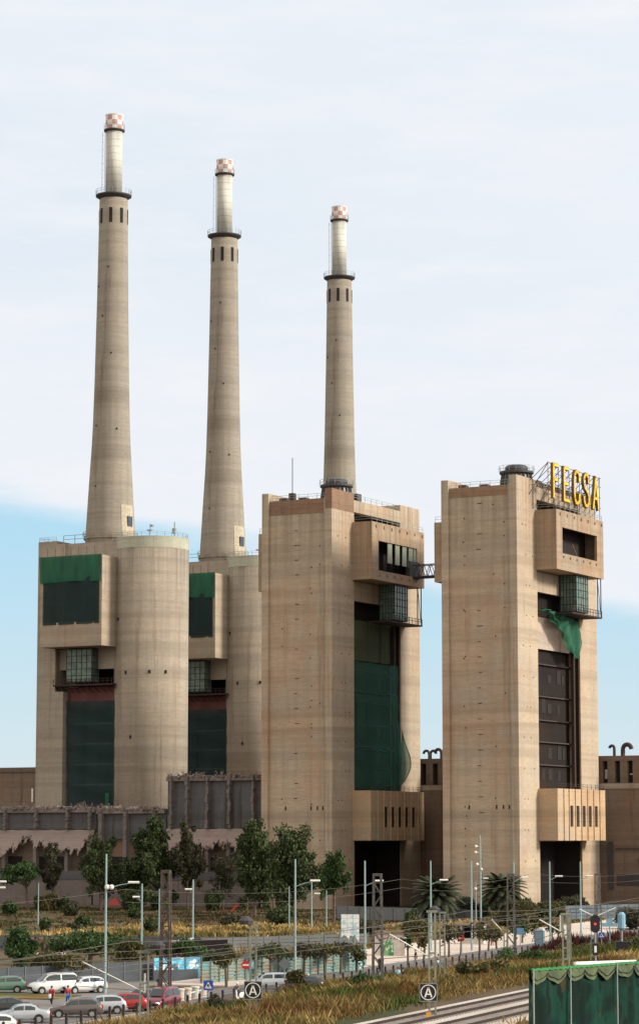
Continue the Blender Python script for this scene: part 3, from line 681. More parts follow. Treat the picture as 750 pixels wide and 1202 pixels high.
for ch, b0 in zip('FECSA', b0s):
    m = MB()
    for st in LET[ch]:
        for (u0, w0), (u1, w1) in zip(st[:-1], st[1:]):
            P = Vector((4.0, b0+u0*Lw, sz+w0*Lh)); Q = Vector((4.0, b0+u1*Lw, sz+w1*Lh)); d = (Q-P).normalized()*.3
            m.bar(P-d, Q+d, .80, .5, 0, up=(1, 0, 0)); m.bar(P-d*.6+Vector((.28, 0, 0)), Q+d*.6+Vector((.28, 0, 0)), .54, .1, 1, up=(1, 0, 0))
    o = m.obj('letter', [YELD, YEL], sg)
m = MB()
for z in (84.9, 87.2, 89.5, 91.4): m.tube((3.6, 7.6, z), (3.6, 36, z), .07, 4)
for k in range(11):
    b = 7.8 + k*2.75; m.tube((3.6, b, 82), (3.6, b, 91.6), .07, 4); m.tube((3.6, b, 91.4), (-1.0, b-1.5, 86.7), .07, 4); m.tube((3.6, b, 87.2), (-1.0, b-1.5, 86.7), .06, 4)
    m.tube((3.6, b, 84.9), (3.6, min(35.3, b+2.75), 91.4), .05, 4); m.tube((3.6, b, 84.9), (.0, b, 82), .05, 4)
for z in (84.0, 86.0, 88): m.tube((-.8, 9, z), (-.8, 33, z), .06, 4)
m.tube((-.4, 6, 84), (3.6, 8, 91.5), .08, 4); m.tube((-.2, 9.9, 82), (3.6, 10.5, 88.5), .08, 4)
m.obj('sign_frame', flat('dark_sign_frame', (.07, .05, .045), .7), sg)
m = MB()
for k in range(26):
    b = random.uniform(11, 30); z = random.uniform(86.8, 88.2); s = random.uniform(.5, 1.3); m.box(-1.4, -.2, b, b+s*1.6, 86.8, 86.8+s)
m.obj('roof_rubble', CON_D, t4)

# ------------------------------------------------------------------ low halls
def local_building(name, label, mat, origin, parts, cat='building', rz=TOWER):
    e = thing(name, label, cat, origin, rz); return e
def gooseneck(m, x, y, z, h, r, dx, rr=.55):
    m.tube((x, y, z), (x, y, z+h), r, 10)
    pts = [(x + dx*(1-math.cos(t))*rr*2, y, z+h+math.sin(t)*abs(rr)*2) for t in [math.pi*i/7 for i in range(8)]]
    m.path(pts, r, 10)
e = thing('low_plant_hall', 'long dark brown hall behind the two slab towers with a row of top windows', 'building', T4, TOWER)
m = MB(); m.box(-64, 16, 42.2, 60, 0, 26.0); m.box(-64, 16, 44.5, 60, 26.003, 26.5); m.box(-64, 16, 44.5, 60, 31.2, 32.3); m.box(-64, 16, 46, 60, 26.5, 31.2); m.obj('wall', CON_D, e)
m = MB(); m.box(-64, 16, 42.08, 43.0, 25.2, 26.3); m.obj('ledge', CON, e)
k = 0
for x in np.arange(-48.5, 13, 2.9):
    m = MB(); m.box(x, x+1.7, 44.5, 46, 26.5, 31.2); m.obj('window_pier', CON_D, e)
    if x > -4 or x < -36:
        m = MB(); m.box(x+1.7, x+2.9, 45.7, 45.95, 26.5, 31.2, 0)
        if random.random() < .35: m.box(x+1.9, x+2.5, 45.5, 45.7, 27.2+random.random(), 28.4+random.random(), 1)
        m.obj('window', [DARK, flat('broken_pane_glint', (.55, .58, .6), .3)], e)
m = MB(); m.box(8.6, 9.2, 41.9, 42.2, 9.5, 10.4); m.box(1.8, 2.8, 41.7, 42.2, 4, 14); m.box(3.5, 15, 42.0, 42.2, 12.3, 12.6); m.box(3.5, 15, 42.15, 42.197, 4.6, 7.0); m.obj('wall_fittings', DSTEEL, e)
gm = flat('rusted_vent_pipe', (.05, .035, .035), .7)
m = MB(); gooseneck(m, -.6, 52, 32.3, 1.9, .32, -1, .28); m.obj('vent_pipe', gm, loc=T4, rz=TOWER, label='slim gooseneck vent pipe on the low hall roof right of the letter tower', category='vent pipe', group='gooseneck vents')
m = MB(); gooseneck(m, 1.0, 53, 32.3, 1.7, .5, 1, .5); m.obj('vent_pipe', gm, loc=T4, rz=TOWER, label='fat gooseneck vent pipe on the low hall roof right of the letter tower', category='vent pipe', group='gooseneck vents')
m = MB(); gooseneck(m, -44.6, 50, 32.3, 1.3, .3, -1, .35); gooseneck(m, -44.6, 50.7, 32.3, 1.3, .3, 1, .35); m.obj('vent_pipe', gm, loc=T4, rz=TOWER, label='double curled vent pipe on the low roof between the slab towers, left one', category='vent pipe', group='gooseneck vents')
m = MB(); gooseneck(m, -42.0, 51, 32.3, 1.5, .36, -1, .4); gooseneck(m, -42.0, 51.8, 32.3, 1.5, .36, 1, .4); m.obj('vent_pipe', gm, loc=T4, rz=TOWER, label='double curled vent pipe on the low roof between the slab towers, against the letter tower', category='vent pipe', group='gooseneck vents')

e = thing('low_side_building', 'plain brown building at the far left edge behind the rounded tower', 'building', CH1, TOWER)
m = MB(); m.box(-62, -18.05, -2, 20, 0, 32.6); m.obj('wall', CON_D, e)
m = MB(); m.box(-62, -18.05, -2.25, -2.003, 31.8, 33.0); m.obj('parapet', CON_D, e)
m = MB(); m.box(-13.5-10, -13-10, -2.3, -2.003, 24, 27.5); m.obj('downpipe', CAPW, e)

# ruined turbine hall, three stretches along one front line
RO = Vector((-13.5, 562, 0))
def ragged(m, x0, x1, y0, y1, z0, zt, amp, step=.8, mi=0, down=False):
    # plate whose top (or bottom) edge is broken
    x = x0; pz = zt
    while x < x1 - .01:
        xn = min(x1, x + step*random.uniform(.5, 1.5)); nz = zt + random.uniform(-amp, amp)
        lo, hi_ = ((z0, z0), (pz, nz)) if not down else ((pz, nz), (z0, z0))
        m.add([(x, y0, lo[0]), (xn, y0, lo[1]), (xn, y1, lo[1]), (x, y1, lo[0]), (x, y0, hi_[0]), (xn, y0, hi_[1]), (xn, y1, hi_[1]), (x, y1, hi_[0])],
              [(0,3,2,1),(4,5,6,7),(0,1,5,4),(1,2,6,5),(2,3,7,6),(3,0,4,7)], mi)
        x = xn; pz = nz
RUBM = flat('rubble', (.19, .155, .145), .95, 0, .35, 1)
def rubble(m, x0, x1, y0, y1, z, n, s0=.2, s1=.8, mi=0):
    for k in range(n):
        x = random.uniform(x0, x1); y = random.uniform(y0, y1); s = random.uniform(s0, s1)
        d = Vector((random.uniform(-1, 1), random.uniform(-1, 1), random.uniform(-.2, 1))).normalized()
        m.bar(Vector((x, y, z)) - d*s*.5, Vector((x, y, z)) + d*s, s*random.uniform(.3, .9), s*random.uniform(.2, .6), mi)
def rebar(m, x0, x1, y, z, n, mi=0):
    for k in range(n):
        x = random.uniform(x0, x1); p = Vector((x, y, z)); q = p + Vector((random.uniform(-.9, .9), random.uniform(-.8, .2), random.uniform(.2, 1.4))); m.tube(p, q, .05, 4, mi); m.tube(q, q + Vector((random.uniform(-.6, .6), 0, random.uniform(-.8, .3))), .045, 4, mi)
def ruin(x0, x1, top, label, blue0, slab_z, slab_in, cols, seed):
    random.seed(seed)
    e = thing('ruined_turbine_hall', label, 'ruined building', RO, TOWER, 'ruined stretches of the old turbine hall')
    m = MB(); ragged(m, x0, x1, 3.0, 3.6, slab_z+2, top, .35, .6, 0); m.obj('upper_wall', CON_RB, e)
    m = MB(); ragged(m, x0, x1, 2.2, 4.8, top-.9, top-.1, .35, .5); rubble(m, x0, x1, 1.8, 5, top, int((x1-x0)*5), .2, .9); m.obj('broken_roof_edge', RUBM, e)
    m = MB(); rebar(m, x0, x1, 2.5, top, int((x1-x0)*2)); m.obj('bent_rebar', flat('pale_rebar', (.30, .24, .2), .8), e)
    if slab_in:    # tilted floor slab hanging out with a torn lower edge
        tear = []; q = 2.6
        for k in range(141):
            q += random.gauss(0, .28) + (2.5-q)*.10; tear.append(max(.8, q + random.uniform(-.22, .22)))
        def f(u, w):
            x = x0 + (x1-x0)*u; t_ = tear[int(round(u*140))]*(1-w)
            return (x, 2.5 - .75*t_, slab_z + 1.9 - 1.75*t_ + .05*math.sin(x*1.7))
        m = sheet(f, 140, 5)
        m.obj('collapsed_floor_slab', concrete('torn_floor_slab', (.29, .23, .215), streak=.3), e)
        m = MB()
        for k in range(140):
            u = k/140; p = Vector(f(u, 0)); rubble(m, p.x-.4, p.x+.4, p.y-.1, p.y+.3, p.z+.05, 1, .15, .6)
        m.obj('torn_slab_edge', CON_D, e)
    m = MB(); m.box(x0, x1, 4, 4.5, 0, slab_z+2.0); m.obj('back_wall', CON_D, e)
    m = MB(); m.box(x0, x1, 1.5, 2.1, 0, 5.6, 0); ragged(m, x0, x1, 1.4, 1.5-.003, 0, 5.2, .3, 1.0, 0); m.obj('lower_wall', CON_R, e)
    m = MB(); m.box(x0, x1, 1.3, 2.3, 5.6, 7.4); m.obj('dark_fascia', CON_RB, e)
    for cx in cols:
        m = MB(); m.box(cx-.45, cx+.45, 1.6, 2.9, 7.4, slab_z-.5 if slab_in else top-1); m.obj('column', CON_R, e)
        m = MB()
        for k in range(12):
            z = slab_z+2 + (top-slab_z-2)*k/12; m.box(cx-.18-random.random()*.25, cx+.15+random.random()*.25, 1.9-random.random()*.5, 2.98, z, z+(top-slab_z-2)/12+.05)
        m.obj('broken_pier', CON_R, e)
    m = MB()
    for k in range(int((x1-x0)/7)):
        xx = x0 + 2 + k*7 + random.random()*2; m.box(xx, xx+random.uniform(2, 4.5), 3.6, 3.95, 7.8, 10.6)
    m.each('dark_opening', DARK, e)
    m = MB()
    for k in range(20):
        x = random.uniform(x0+.5, x1-.5); z = random.uniform(.8, 4.8); s = random.uniform(.15, .5); m.box(x-s, x+s, 1.36, 1.397, z-s*.7, z+s*.7)
    m.each('spalled_patch', CON_D, e)
    return e
ruin(-24.2, -.3, 28.0, 'taller soot black stretch of the ruined hall touching the brown topped tower', 1, 14.8, True, (-22.8, -18.6, -13.5, -8, -2), 11)
ruin(-42.5, -24.6, 21.0, 'middle stretch of the ruined hall with a dark framed wall behind the trees', 0, 12.5, False, (-41, -34.5, -27), 23)
ruin(-78, -43, 21.3, 'left stretch of the ruined hall with a torn slab hanging over its front', 1, 14.6, True, (-76, -67, -58.5, -50, -44), 37)
random.seed(99)
e = thing('roof_slab_ruin', 'rubble covered floor at the foot of the wide left tower netting', 'ruined building', CH1, TOWER)
m = MB(); m.box(-19, 20, -26, -9.6, 19.5, 21.6); m.obj('floor_slab', CON_R, e)
m = MB(); rubble(m, -18, 18, -26, -10, 21.8, 170, .3, 1.1); m.obj('rubble', RUBM, e)
m = MB(); m.box(-6, 5.5, -9.6, -9.2, 21.6, 23.2); m.obj('rusty_beam', RUSTY, e)
m = MB(); m.box(5.0, 5.8, -11, -10.6, 20, 26); m.obj('green_sheet', NET_G, e)

# ------------------------------------------------------------------ plants
def leaves(clumps, N, size, rnd=1.0, shell=.6, droop=0.):
    cl = np.array([[*c, *r] for c, r in clumps], float); wgt = (cl[:, 3]*cl[:, 5])**.9; wgt /= wgt.sum()
    idx = RNG.choice(len(cl), N, p=wgt)
    d = RNG.normal(0, 1, (N, 3)); d /= np.linalg.norm(d, axis=1)[:, None]
    rad = RNG.random(N)**(1/3.)*(1-shell) + shell*RNG.uniform(.78, 1.12, N)
    P = cl[idx, :3] + d*rad[:, None]*cl[idx, 3:6] + RNG.normal(0, size*.5, (N, 3))
    a = RNG.normal(0, 1, (N, 3)); a[:, 2] -= droop; a /= np.linalg.norm(a, axis=1)[:, None]
    b = np.cross(a, RNG.normal(0, 1, (N, 3))); b /= np.linalg.norm(b, axis=1)[:, None]
    s = size*RNG.uniform(.6, 1.4, N)[:, None]; a = a*s*.75; b = b*s*.4
    V = np.empty((N*4, 3)); V[0::4] = P-a; V[1::4] = P-b; V[2::4] = P+a; V[3::4] = P+b
    return V, np.arange(N*4).reshape(N, 4)
def tree(name, px, py, w, top, mat, label, cat='tree', cbot=.28, dens=1.15, leaf=.33, lean=0., group=None, flat_top=False, d=None, z=0., sparse=.8, trunk=None, nc=None):
    """px,py = foot of the trunk; top = pixel height of the crown's top; w = crown width in metres"""
    if px < 250 and 1050 < py < 1069: py = 1069
    base = gp(px, py, z) if d is None else Vector(((px-375)/FPX*d*1.0, d, z))
    H = at(px, top, base.y).z - z
    e = thing(name, label, cat, base, random.uniform(0, 6.28) if not lean else 0, group)
    z0 = H*cbot; ch = H - z0; cl = []
    limbs = []
    if flat_top:
        for k in range(nc or int(11 + w*1.5)):
            a = k*2.4 + random.uniform(-.7, .7); rr = w*.5*random.uniform(.05, .9)**.7; zz = z0 + ch*(.85 - .5*(rr/(w*.5))**2 + random.uniform(-.18, .12)); q = w*random.uniform(.07, .17)
            cl.append(((math.cos(a)*rr + lean*zz, math.sin(a)*rr*.9, zz), (q*1.3, q*1.3, q*random.uniform(.5, .8)))); limbs.append(len(cl)-1)
    else:
        nl = nc or int(6 + w*.55)
        for k in range(nl):
            a = k*2.4 + random.uniform(-.6, .6); f = (k + random.random())/nl; reach = w*.5*random.uniform(.45, 1.0)*(1 - .62*f**1.6)
            zb = z0*.85 + ch*.62*f; zt_ = min(H*.985, zb + ch*random.uniform(.22, .46) if f < .8 else H*random.uniform(.93, .985)); nq = random.randint(3, 5)
            for j_ in range(nq):
                g = (j_+1)/nq; q = w*random.uniform(.065, .135)*(1.15 - .35*g)*(sparse+.25)
                cl.append(((math.cos(a)*reach*g + random.gauss(0, w*.035) + lean*zb, math.sin(a)*reach*g + random.gauss(0, w*.035), min(H-q*.8, zb + (zt_-zb)*g**.8 + random.gauss(0, ch*.02))), (q, q, q*random.uniform(.9, 1.55))))
            limbs.append(len(cl)-1)
            if random.random() < .6:   # a hanging tuft below the limb
                cl.append(((math.cos(a)*reach*.8, math.sin(a)*reach*.8, zb - ch*random.uniform(.0, .1)), (w*.07, w*.07, w*.11)))
    N = int(170*dens*w*ch/ (leaf*leaf) * .06) + 200
    V, F = leaves(cl, N, leaf, droop=.8, shell=.35)
    np_mesh('crown', V, F, mat, e)
    m = MB(); tr = trunk or max(.1, w*.028)
    top_t = (lean*H*.55, 0, z0 + ch*.5); mid = (lean*z0*.6 + random.uniform(-.2, .2), 0, z0*.9)
    m.tube((0, 0, -.2), mid, tr*1.25, 8, 0, tr*.9); m.tube(mid, top_t, tr*.9, 7, 0, tr*.4)
    for c, r in [cl[q_] for q_ in limbs]:
        s = Vector(mid).lerp(Vector(top_t), random.uniform(0, .8)); m.tube(s, c, tr*.42, 5, 0, tr*.12)
    m.obj('trunk', BARK, e); return e
TG = 'trees before the power station'
tree('pine_tree', 33, 1056, 9.0, 1012, LF_GRN, 'flat topped bright green pine leaning left in front of the ruined hall', cbot=.45, flat_top=True, lean=-.10, group=TG)
tree('eucalyptus_tree', 60, 1060, 6.0, 990, LF_OLV, 'slim olive tree right behind the flat topped green pine', cbot=.25, group=TG)
tree('eucalyptus_tree', 118, 1065, 11.5, 983, LF_DARK, 'broad dark tree behind the tallest lamp post on the left', cbot=.3, group=TG)
tree('eucalyptus_tree', 181, 1066, 11.8, 960, LF_DARK, 'tall dark tree behind the left brown lattice mast', cbot=.18, group=TG, leaf=.5)
tree('eucalyptus_tree', 220, 1064, 8.4, 965, LF_OLV, 'greyish slender tree standing right of the tall dark one', cbot=.25, group=TG)
tree('eucalyptus_tree', 152, 1063, 8.5, 1008, LF_DARK, 'lower dark tree filling the gap left of the tall dark one', cbot=.2, group=TG)
tree('eucalyptus_tree', 262, 1069, 8, 1002, LF_OLV, 'thin see-through tree left of the twin eucalyptus', cbot=.35, dens=.5, group=TG)
tree('eucalyptus_tree', 299, 1076, 11.4, 965, LF_DARK, 'left one of the twin dark eucalyptus before the brown topped tower', cbot=.16, group=TG, leaf=.5)
tree('eucalyptus_tree', 344, 1078, 12.6, 972, LF_DARK, 'right one of the twin dark eucalyptus before the brown topped tower', cbot=.16, group=TG, leaf=.5)
tree('eucalyptus_tree', 320, 1074, 7, 990, LF_DARK, 'shorter eucalyptus in the gap between the twin dark ones', cbot=.12, group=TG)
tree('round_tree', 392, 1083, 7.6, 1001, LF_GRN, 'rounded green tree with a bare trunk at the near corner of the brown topped tower', cbot=.45, group=TG, dens=1.3)
tree('small_tree', 25, 1150, 5.6, 1092, LF_GRN, 'bushy green tree above the green hatchback', cbot=.35, dens=1.5, leaf=.3, group='young trees near the car park')
tree('small_tree', 105, 1134, 10, 1098, LF_GRN, 'spreading green tree behind the tallest lamp post', cbot=.35, flat_top=True, dens=1.3, leaf=.3, group='young trees near the car park')
tree('small_tree', 64, 1158, 6, 1120, LF_YEL, 'yellow green tree hanging over the white van', cbot=.45, flat_top=True, dens=1.1, leaf=.26, group='young trees near the car park')
tree('small_tree', 150, 1148, 6.4, 1106, LF_YEL, 'thin brownish tree left of the first batten mast', cbot=.35, dens=.9, leaf=.28, group='young trees near the car park')
tree('small_tree', 214, 1142, 5.2, 1106, LF_GRN, 'green tree over the blue painted hoarding', cbot=.4, flat_top=True, dens=1.2, leaf=.28, group='young trees near the car park')
tree('small_tree', 247, 1148, 3.4, 1118, LF_DARK, 'small dark tree at the left end of the slatted green fence', cbot=.45, dens=1.1, leaf=.26, group='young trees near the car park')
SG = 'young street trees along the slatted fence and the pavement'
for px, py, w, top, mt, lb in ((266, 1160, 3.2, 1108, LF_YEL, 'sparse street tree left of the no entry sign'), (318, 1152, 4.2, 1112, LF_DARK, 'street tree just above the silver estate car'),
        (357, 1149, 4.3, 1110, LF_OLV, 'street tree in front of the fence, left of the pole with the lit arm'), (382, 1149, 3.9, 1108, LF_YEL, 'bent yellowish street tree below the torn billboard'),
        (400, 1145, 3.8, 1108, LF_OLV, 'street tree directly under the torn billboard'), (419, 1142, 2.6, 1110, LF_YEL, 'last street tree at the right end of the slatted fence'),
        (479, 1136, 1.8, 1090, LF_GRN, 'bare looking young tree right of the graffiti hut'), (497, 1131, 2.2, 1095, LF_YEL, 'young tree left of the batten mast with the right letter board'),
        (527, 1125, 3.0, 1085, LF_OLV, 'leafy dark street tree right of the right letter board mast'), (541, 1123, 1.6, 1088, LF_OLV, 'street tree in front of the small white kiosk'),
        (563, 1121, 3.0, 1080, LF_YEL, 'yellow street tree right of the small white kiosk'), (573, 1117, 3.2, 1088, LF_OLV, 'street tree beside the strolling couple'), (583, 1115, 2.6, 1090, LF_YEL, 'street tree just right of the strolling couple'),
        (605, 1111, 3.2, 1083, LF_OLV, 'street tree left of the small blue sign'), (613, 1109, 3.0, 1083, LF_GRN, 'street tree right of the small blue sign'), (628, 1107, 2.4, 1085, LF_YEL, 'street tree left of the blue portable toilet'), (648, 1105, 2.2, 1083, LF_OLV, 'street tree right of the blue portable toilet'), (656, 1104, 2.0, 1086, LF_YEL, 'second street tree right of the blue portable toilet')):
    tree('street_tree', px, py, w, top, mt, lb, cbot=.55, dens=(.3 if px > 425 else .5), leaf=.24, group=SG, trunk=.13, flat_top=w > 3.5)
# shrubs
def shrub(px, py, w, h, mat, label, group='shrubs on the open ground', leaf=.3, dens=1.0):
    if px < 260 and 1050 < py < 1070: py = 1070
    b = gp(px, py, 0); e = thing('shrub', label, 'shrub', b, random.uniform(0, 6), group)
    cl = []
    for k in range(7 + int(w)):
        a = random.uniform(0, 6.28); r = w*.36*random.random()**.5; s = w*random.uniform(.14, .26); cl.append(((math.cos(a)*r, math.sin(a)*r, h*random.uniform(.25, .75)), (s, s, h*random.uniform(.18, .33))))
    V, F = leaves(cl, int(dens*(300 + 60*w*h/(leaf*leaf)*.35)), leaf); np_mesh('foliage', V, F, mat, e)
    m = MB()
    for c, r in cl[:6]: m.tube((0, 0, -.1), c, .05*w**.5, 4, 0, .02)
    m.obj('stems', BARK, e)
for a in ((76, 1064, 3.3, 2.9, LF_DARK, 'dark ball shaped bush against the ruined wall'), (56, 1064, 5.0, 3.6, LF_YEL, 'light yellow green bush left of the dark ball bush'),
          (13, 1075, 3.0, 2.6, LF_GRN, 'dark green bush on the open ground at the far left'), (83, 1076, 3.0, 2.8, LF_OLV, 'loose bush on the open ground below the dark ball bush'),
          (157, 1080, 2.3, 2.0, LF_GRN, 'green bush on the open ground right of the tallest lamp post'), (97, 1089, 3.0, 1.8, LF_DARK, 'low dark bush at the edge of the golden grass'),
          (178, 1098, 2.3, 2.4, LF_DARK, 'dark bush in the golden grass beside the left lattice mast'), (53, 1096, 1.6, 2.2, LF_DARK, 'small dark bush on a stem in the golden grass'),
          (90, 1098, 2.2, 1.6, LF_OLV, 'spiky bush in the golden grass left of the tallest lamp post'), (270, 1092, 4.4, 2.4, LF_OLV, 'wide olive bush in the golden grass left of the thin lamp'),
          (330, 1086, 5.4, 2.8, LF_DARK, 'wide dark bush at the foot of the twin eucalyptus'), (250, 1062, 4.4, 4.2, LF_DARK, 'dark bush under the thin see-through tree'),
          (160, 1066, 5.2, 4.6, LF_DARK, 'dense dark bush at the foot of the tall dark tree'), (190, 1068, 4.2, 3.6, LF_GRN, 'green bush at the foot of the tall dark tree'),
          (428, 1104, 5.2, 2.6, LF_OLV, 'olive bush behind the central lattice mast'), (484, 1095, 2.6, 3.6, LF_DARK, 'upright bush right of the graffiti hut'),
          (492, 1102, 5.0, 3.0, LF_YEL, 'yellow bush left of the batten masts'), (545, 1082, 6.0, 4.2, LF_PALM, 'dark bush between the two palms'),
          (562, 1082, 4.4, 3.6, LF_DARK, 'dark bush left of the dense palm'), (608, 1092, 6.4, 4.6, LF_YEL, 'tall yellowish bush right of the dense palm'),
          (634, 1088, 5.4, 3.6, LF_DARK, 'dark green bush before the letter tower base'), (650, 1080, 6.6, 3.8, LF_YEL, 'olive yellow bush before the dark lower opening'),
          (672, 1076, 6.0, 3.8, LF_OLV, 'dusty bush right before the dark lower opening'), (740, 1092, 6.0, 3.6, LF_OLV, 'grey olive bush at the right picture edge'), (616, 1078, 4.2, 3.4, LF_DARK, 'dark bush at the foot of the lit pier of the letter tower')):
    shrub(*a)
ivy = shrub(350, 1166, 2.4, 2.0, LF_YEL, 'yellow green bush beside the dark car at the street fence', 'shrubs on the open ground', .2)
BG = 'scrub bushes on the bank above the rails'
for n_, v_, w_, h_, mt_, lb_ in ((-70, 176, 3.4, 1.6, LF_OLV, 'low olive scrub on the bank left of the left letter board'), (-64, 190, 3.8, 1.7, LF_GRN, 'green scrub on the bank right of the left letter board'), (-76, 222, 4.5, 1.9, LF_YEL, 'yellow green scrub on the bank under the central lattice mast'),
        (-60, 205, 3.6, 1.5, LF_YEL, 'yellowish scrub on the bank left of the right letter board'), (-66, 240, 4.6, 2.0, LF_GRN, 'green scrub on the bank just right of the right letter board mast'), (-58, 250, 4.4, 1.9, LF_OLV, 'olive scrub on the bank above the tracks, right of the two twin masts'),
        (-72, 285, 5.2, 2.2, LF_YEL, 'yellow scrub on the bank below the far street trees'), (-62, 300, 5.0, 2.1, LF_GRN, 'green scrub on the bank left of the green fabric screen')):
    p_ = nv(n_, v_, groundz(n_, v_)); e = thing('scrub_bush', lb_, 'shrub', p_, random.uniform(0, 6), BG); cl = []
    for k in range(12):
        a = random.uniform(0, 6.28); q = w_*.5*random.random()**.5; z_ = w_*random.uniform(.1, .2); cl.append(((math.cos(a)*q, math.sin(a)*q, h_*random.uniform(.1, .55)), (z_, z_, h_*random.uniform(.15, .3))))
    V, F = leaves(cl, 1500, .2); np_mesh('foliage', V, F, mt_, e)
# palms
def palm(px, py, crown_y, rad, label, mat=LF_PALM, nf=110):
    b = gp(px, py, 0); H = at(px, crown_y, b.y).z
    e = thing('palm_tree', label, 'palm tree', b, random.uniform(0, 6), 'palms before the slab towers')
    m = MB(); m.tube((0, 0, -.2), (0, 0, H*.5), .42, 10, 0, .34); m.tube((0, 0, H*.5), (0, 0, H), .34, 10, 0, .42); m.lathe([(.4, H-.7), (.62, H-.2), (.4, H+.4)], 10); m.obj('trunk', BARK, e)
    m = MB()
    for k in range(nf):
        az = k*2.39996; el = R(85 - 120*(k/nf)); L = rad*random.uniform(.9, 1.1); n = 12; pts = []
        p = Vector((0, 0, H)); a = el
        for i in range(n+1):
            pts.append(p.copy()); a -= R(6.2 if el > 0 else 4)*random.uniform(.8, 1.1); p = p + Vector((math.cos(a)*math.cos(az), math.cos(a)*math.sin(az), math.sin(a)))*(L/n)
        side = Vector((-math.sin(az), math.cos(az), 0))
        for i in range(1, n):
            d = (pts[i+1]-pts[i-1]).normalized(); ll = rad*.19*math.sin(math.pi*min(1, .15+i/n*.85))**.6
            for s in (-1, 1):
                for q in (0, .33, .66):
                    o = pts[i].lerp(pts[i+1], q) if i+1 <= n else pts[i]
                    tip = o + side*(s*ll) + d*ll*.6 - Vector((0, 0, ll*.45)); w_ = d*.085*rad*.35
                    m.add([o-w_, o+w_, tip], [(0, 1, 2)])
        m.path(pts[:-1:2] + [pts[-1]], .035, 4)
    m.obj('fronds', mat, e); return e
palm(590, 1083, 1047, 4.6, 'dense dark palm standing before the letter tower, right one of the two')
p_ = palm(513, 1086, 1053, 4.9, 'ragged palm with a reddish heart between the slab towers, left one of the two', nf=85)
m = MB()
for k in range(50):
    d = Vector((random.gauss(0, 1), random.gauss(0, 1), random.gauss(0, .8))); d.normalize(); h = at(513, 1058, gp(513, 1086).y).z - .6
    q = Vector((0, 0, h)) + d*.5; m.tube(q, q + d*1.3, .06, 4)
m.obj('fruit_stalks', flat('orange_date_stalks', (.25, .09, .03), .8), p_)

# ------------------------------------------------------------------ street furniture and fences
FG = 'fences round the building site'
def fence_line(name, label, p, q, h, mat, post, slats=6, step=2.4, backing=None, cat='fence', gap=.35, cols=None):
    L = (q-p).length; rz = math.atan2((q-p).y, (q-p).x); e = thing(name, label, cat, p, rz)
    m = MB()
    if gap <= 0: 
        n = int(L/.35)
        for i in range(n): m.box(i*L/n, (i+1)*L/n-.003, -.03 if i % 2 else .02, .05, .05, h)
    else:
        sh = h/slats
        for k in range(slats): m.box(0, L, -.02, .02, .08+k*sh, .08+k*sh+sh*(1-gap))
    m.obj('panel', mat, e)
    n = max(1, int(L/step)); 
    if n > 95: n = 95
    first = None
    for i in range(n+1):
        if first is None:
            m = MB(); m.box(-.06, .06, -.09, -.021, 0, h+.12); first = m.obj('post', post, e); first.location = (0, 0, 0)
        else:
            c = first.copy(); C.objects.link(c); c.parent = e; c.location = (L*i/n, 0, 0)
    return e
GREY = flat('grey_blue_sheet', (.045, .058, .072), .7, 0, .2, .5); GREYP = flat('grey_post', (.10, .11, .12), .7)
fence_line('sheet_fence', 'long grey sheet fence at the foot of the golden grass', gp(-12, 1117), gp(235, 1119), 2.0, flat('light_grey_sheet', (.095, .11, .125), .7, 0, .2, .3), GREYP, 4, 2.6, gap=.08)
fence_line('sheet_fence', 'long grey rail fence behind the slatted fence, before the golden grass', gp(236, 1119), gp(432, 1112), 1.8, flat('light_grey_sheet', (.19, .21, .225)), GREYP, 4, 2.6, gap=.2)
fence_line('steel_hoarding', 'dark grey blue hoarding right behind the parked van and white hatchback', gp(-12, 1163), gp(182, 1152), 2.0, GREY, GREYP, 5, 2.2, gap=.04)
GRF = newmat('blue_graffiti'); t = NT(GRF)
c = t.mix(t.rng(t.noise((.5, .5, .9), 3, .6, 2), .45, .5), (.07, .32, .52), (.12, .55, .78)); c = t.mix(t.rng(t.noise((1.1, 1.1, 1.1), 3, .6, 9), .54, .58), c, (.7, .74, .75)); c = t.mix(t.rng(t.noise((.9, .9, .9), 3, .6, 19), .58, .62), c, (.05, .08, .12))
t.l(c, t.b.inputs['Base Color'])
e = fence_line('painted_hoarding', 'hoarding sprayed bright blue and white between the car park and the slatted fence', gp(180, 1153), gp(236, 1151), 2.3, GRF, GREYP, 4, 1.8, gap=.02)
m = MB(); m.box(0, 5.3, -.12, -.03, 0, 1.15); m.obj('plinth_sheet', GREY, e)
GRC = newmat('mixed_graffiti'); t = NT(GRC)
c = t.mix(t.rng(t.noise((.45, .45, .6), 3, .6, 2), .47, .52), (.40, .38, .32), (.25, .36, .33)); c = t.mix(t.rng(t.noise((.35, .35, .7), 2, .6, 14), .57, .6), c, (.50, .16, .08)); c = t.mix(t.rng(t.noise((.5, .5, .7), 2, .6, 24), .6, .63), c, (.15, .5, .65)); c = t.mix(t.rng(t.noise((.8, .8, .8), 2, .6, 34), .6, .64), c, (.03, .04, .04))
t.l(c, t.b.inputs['Base Color'])
pA, pB = gp(236, 1157), gp(426, 1140)
GRS = flat('green_grey_slats', (.15, .22, .19), .6, 0, .15, 1)
e = fence_line('slatted_fence', 'long green grey slatted fence with faded graffiti along the pavement', pA, pB, 2.35, GRS, flat('green_grey_post', (.05, .09, .085), .7), 7, 1.6, gap=.42)
m = MB(); L = (pB-pA).length; m.box(0, L-2.2, .10, .14, .1, 2.2); m.obj('graffiti_sheet', GRC, e)
m = MB(); m.box(L-2.1, L, .03, .13, .1, 2.5); m.obj('blue_end_panel', GRF, e)
m = MB(); m.box(L*.27, L*.27+.9, -.16, -.1, 1.2, 2.4); m.obj('blue_poster', flat('pale_blue_poster', (.35, .62, .75), .7, 0, .4, 3), e)
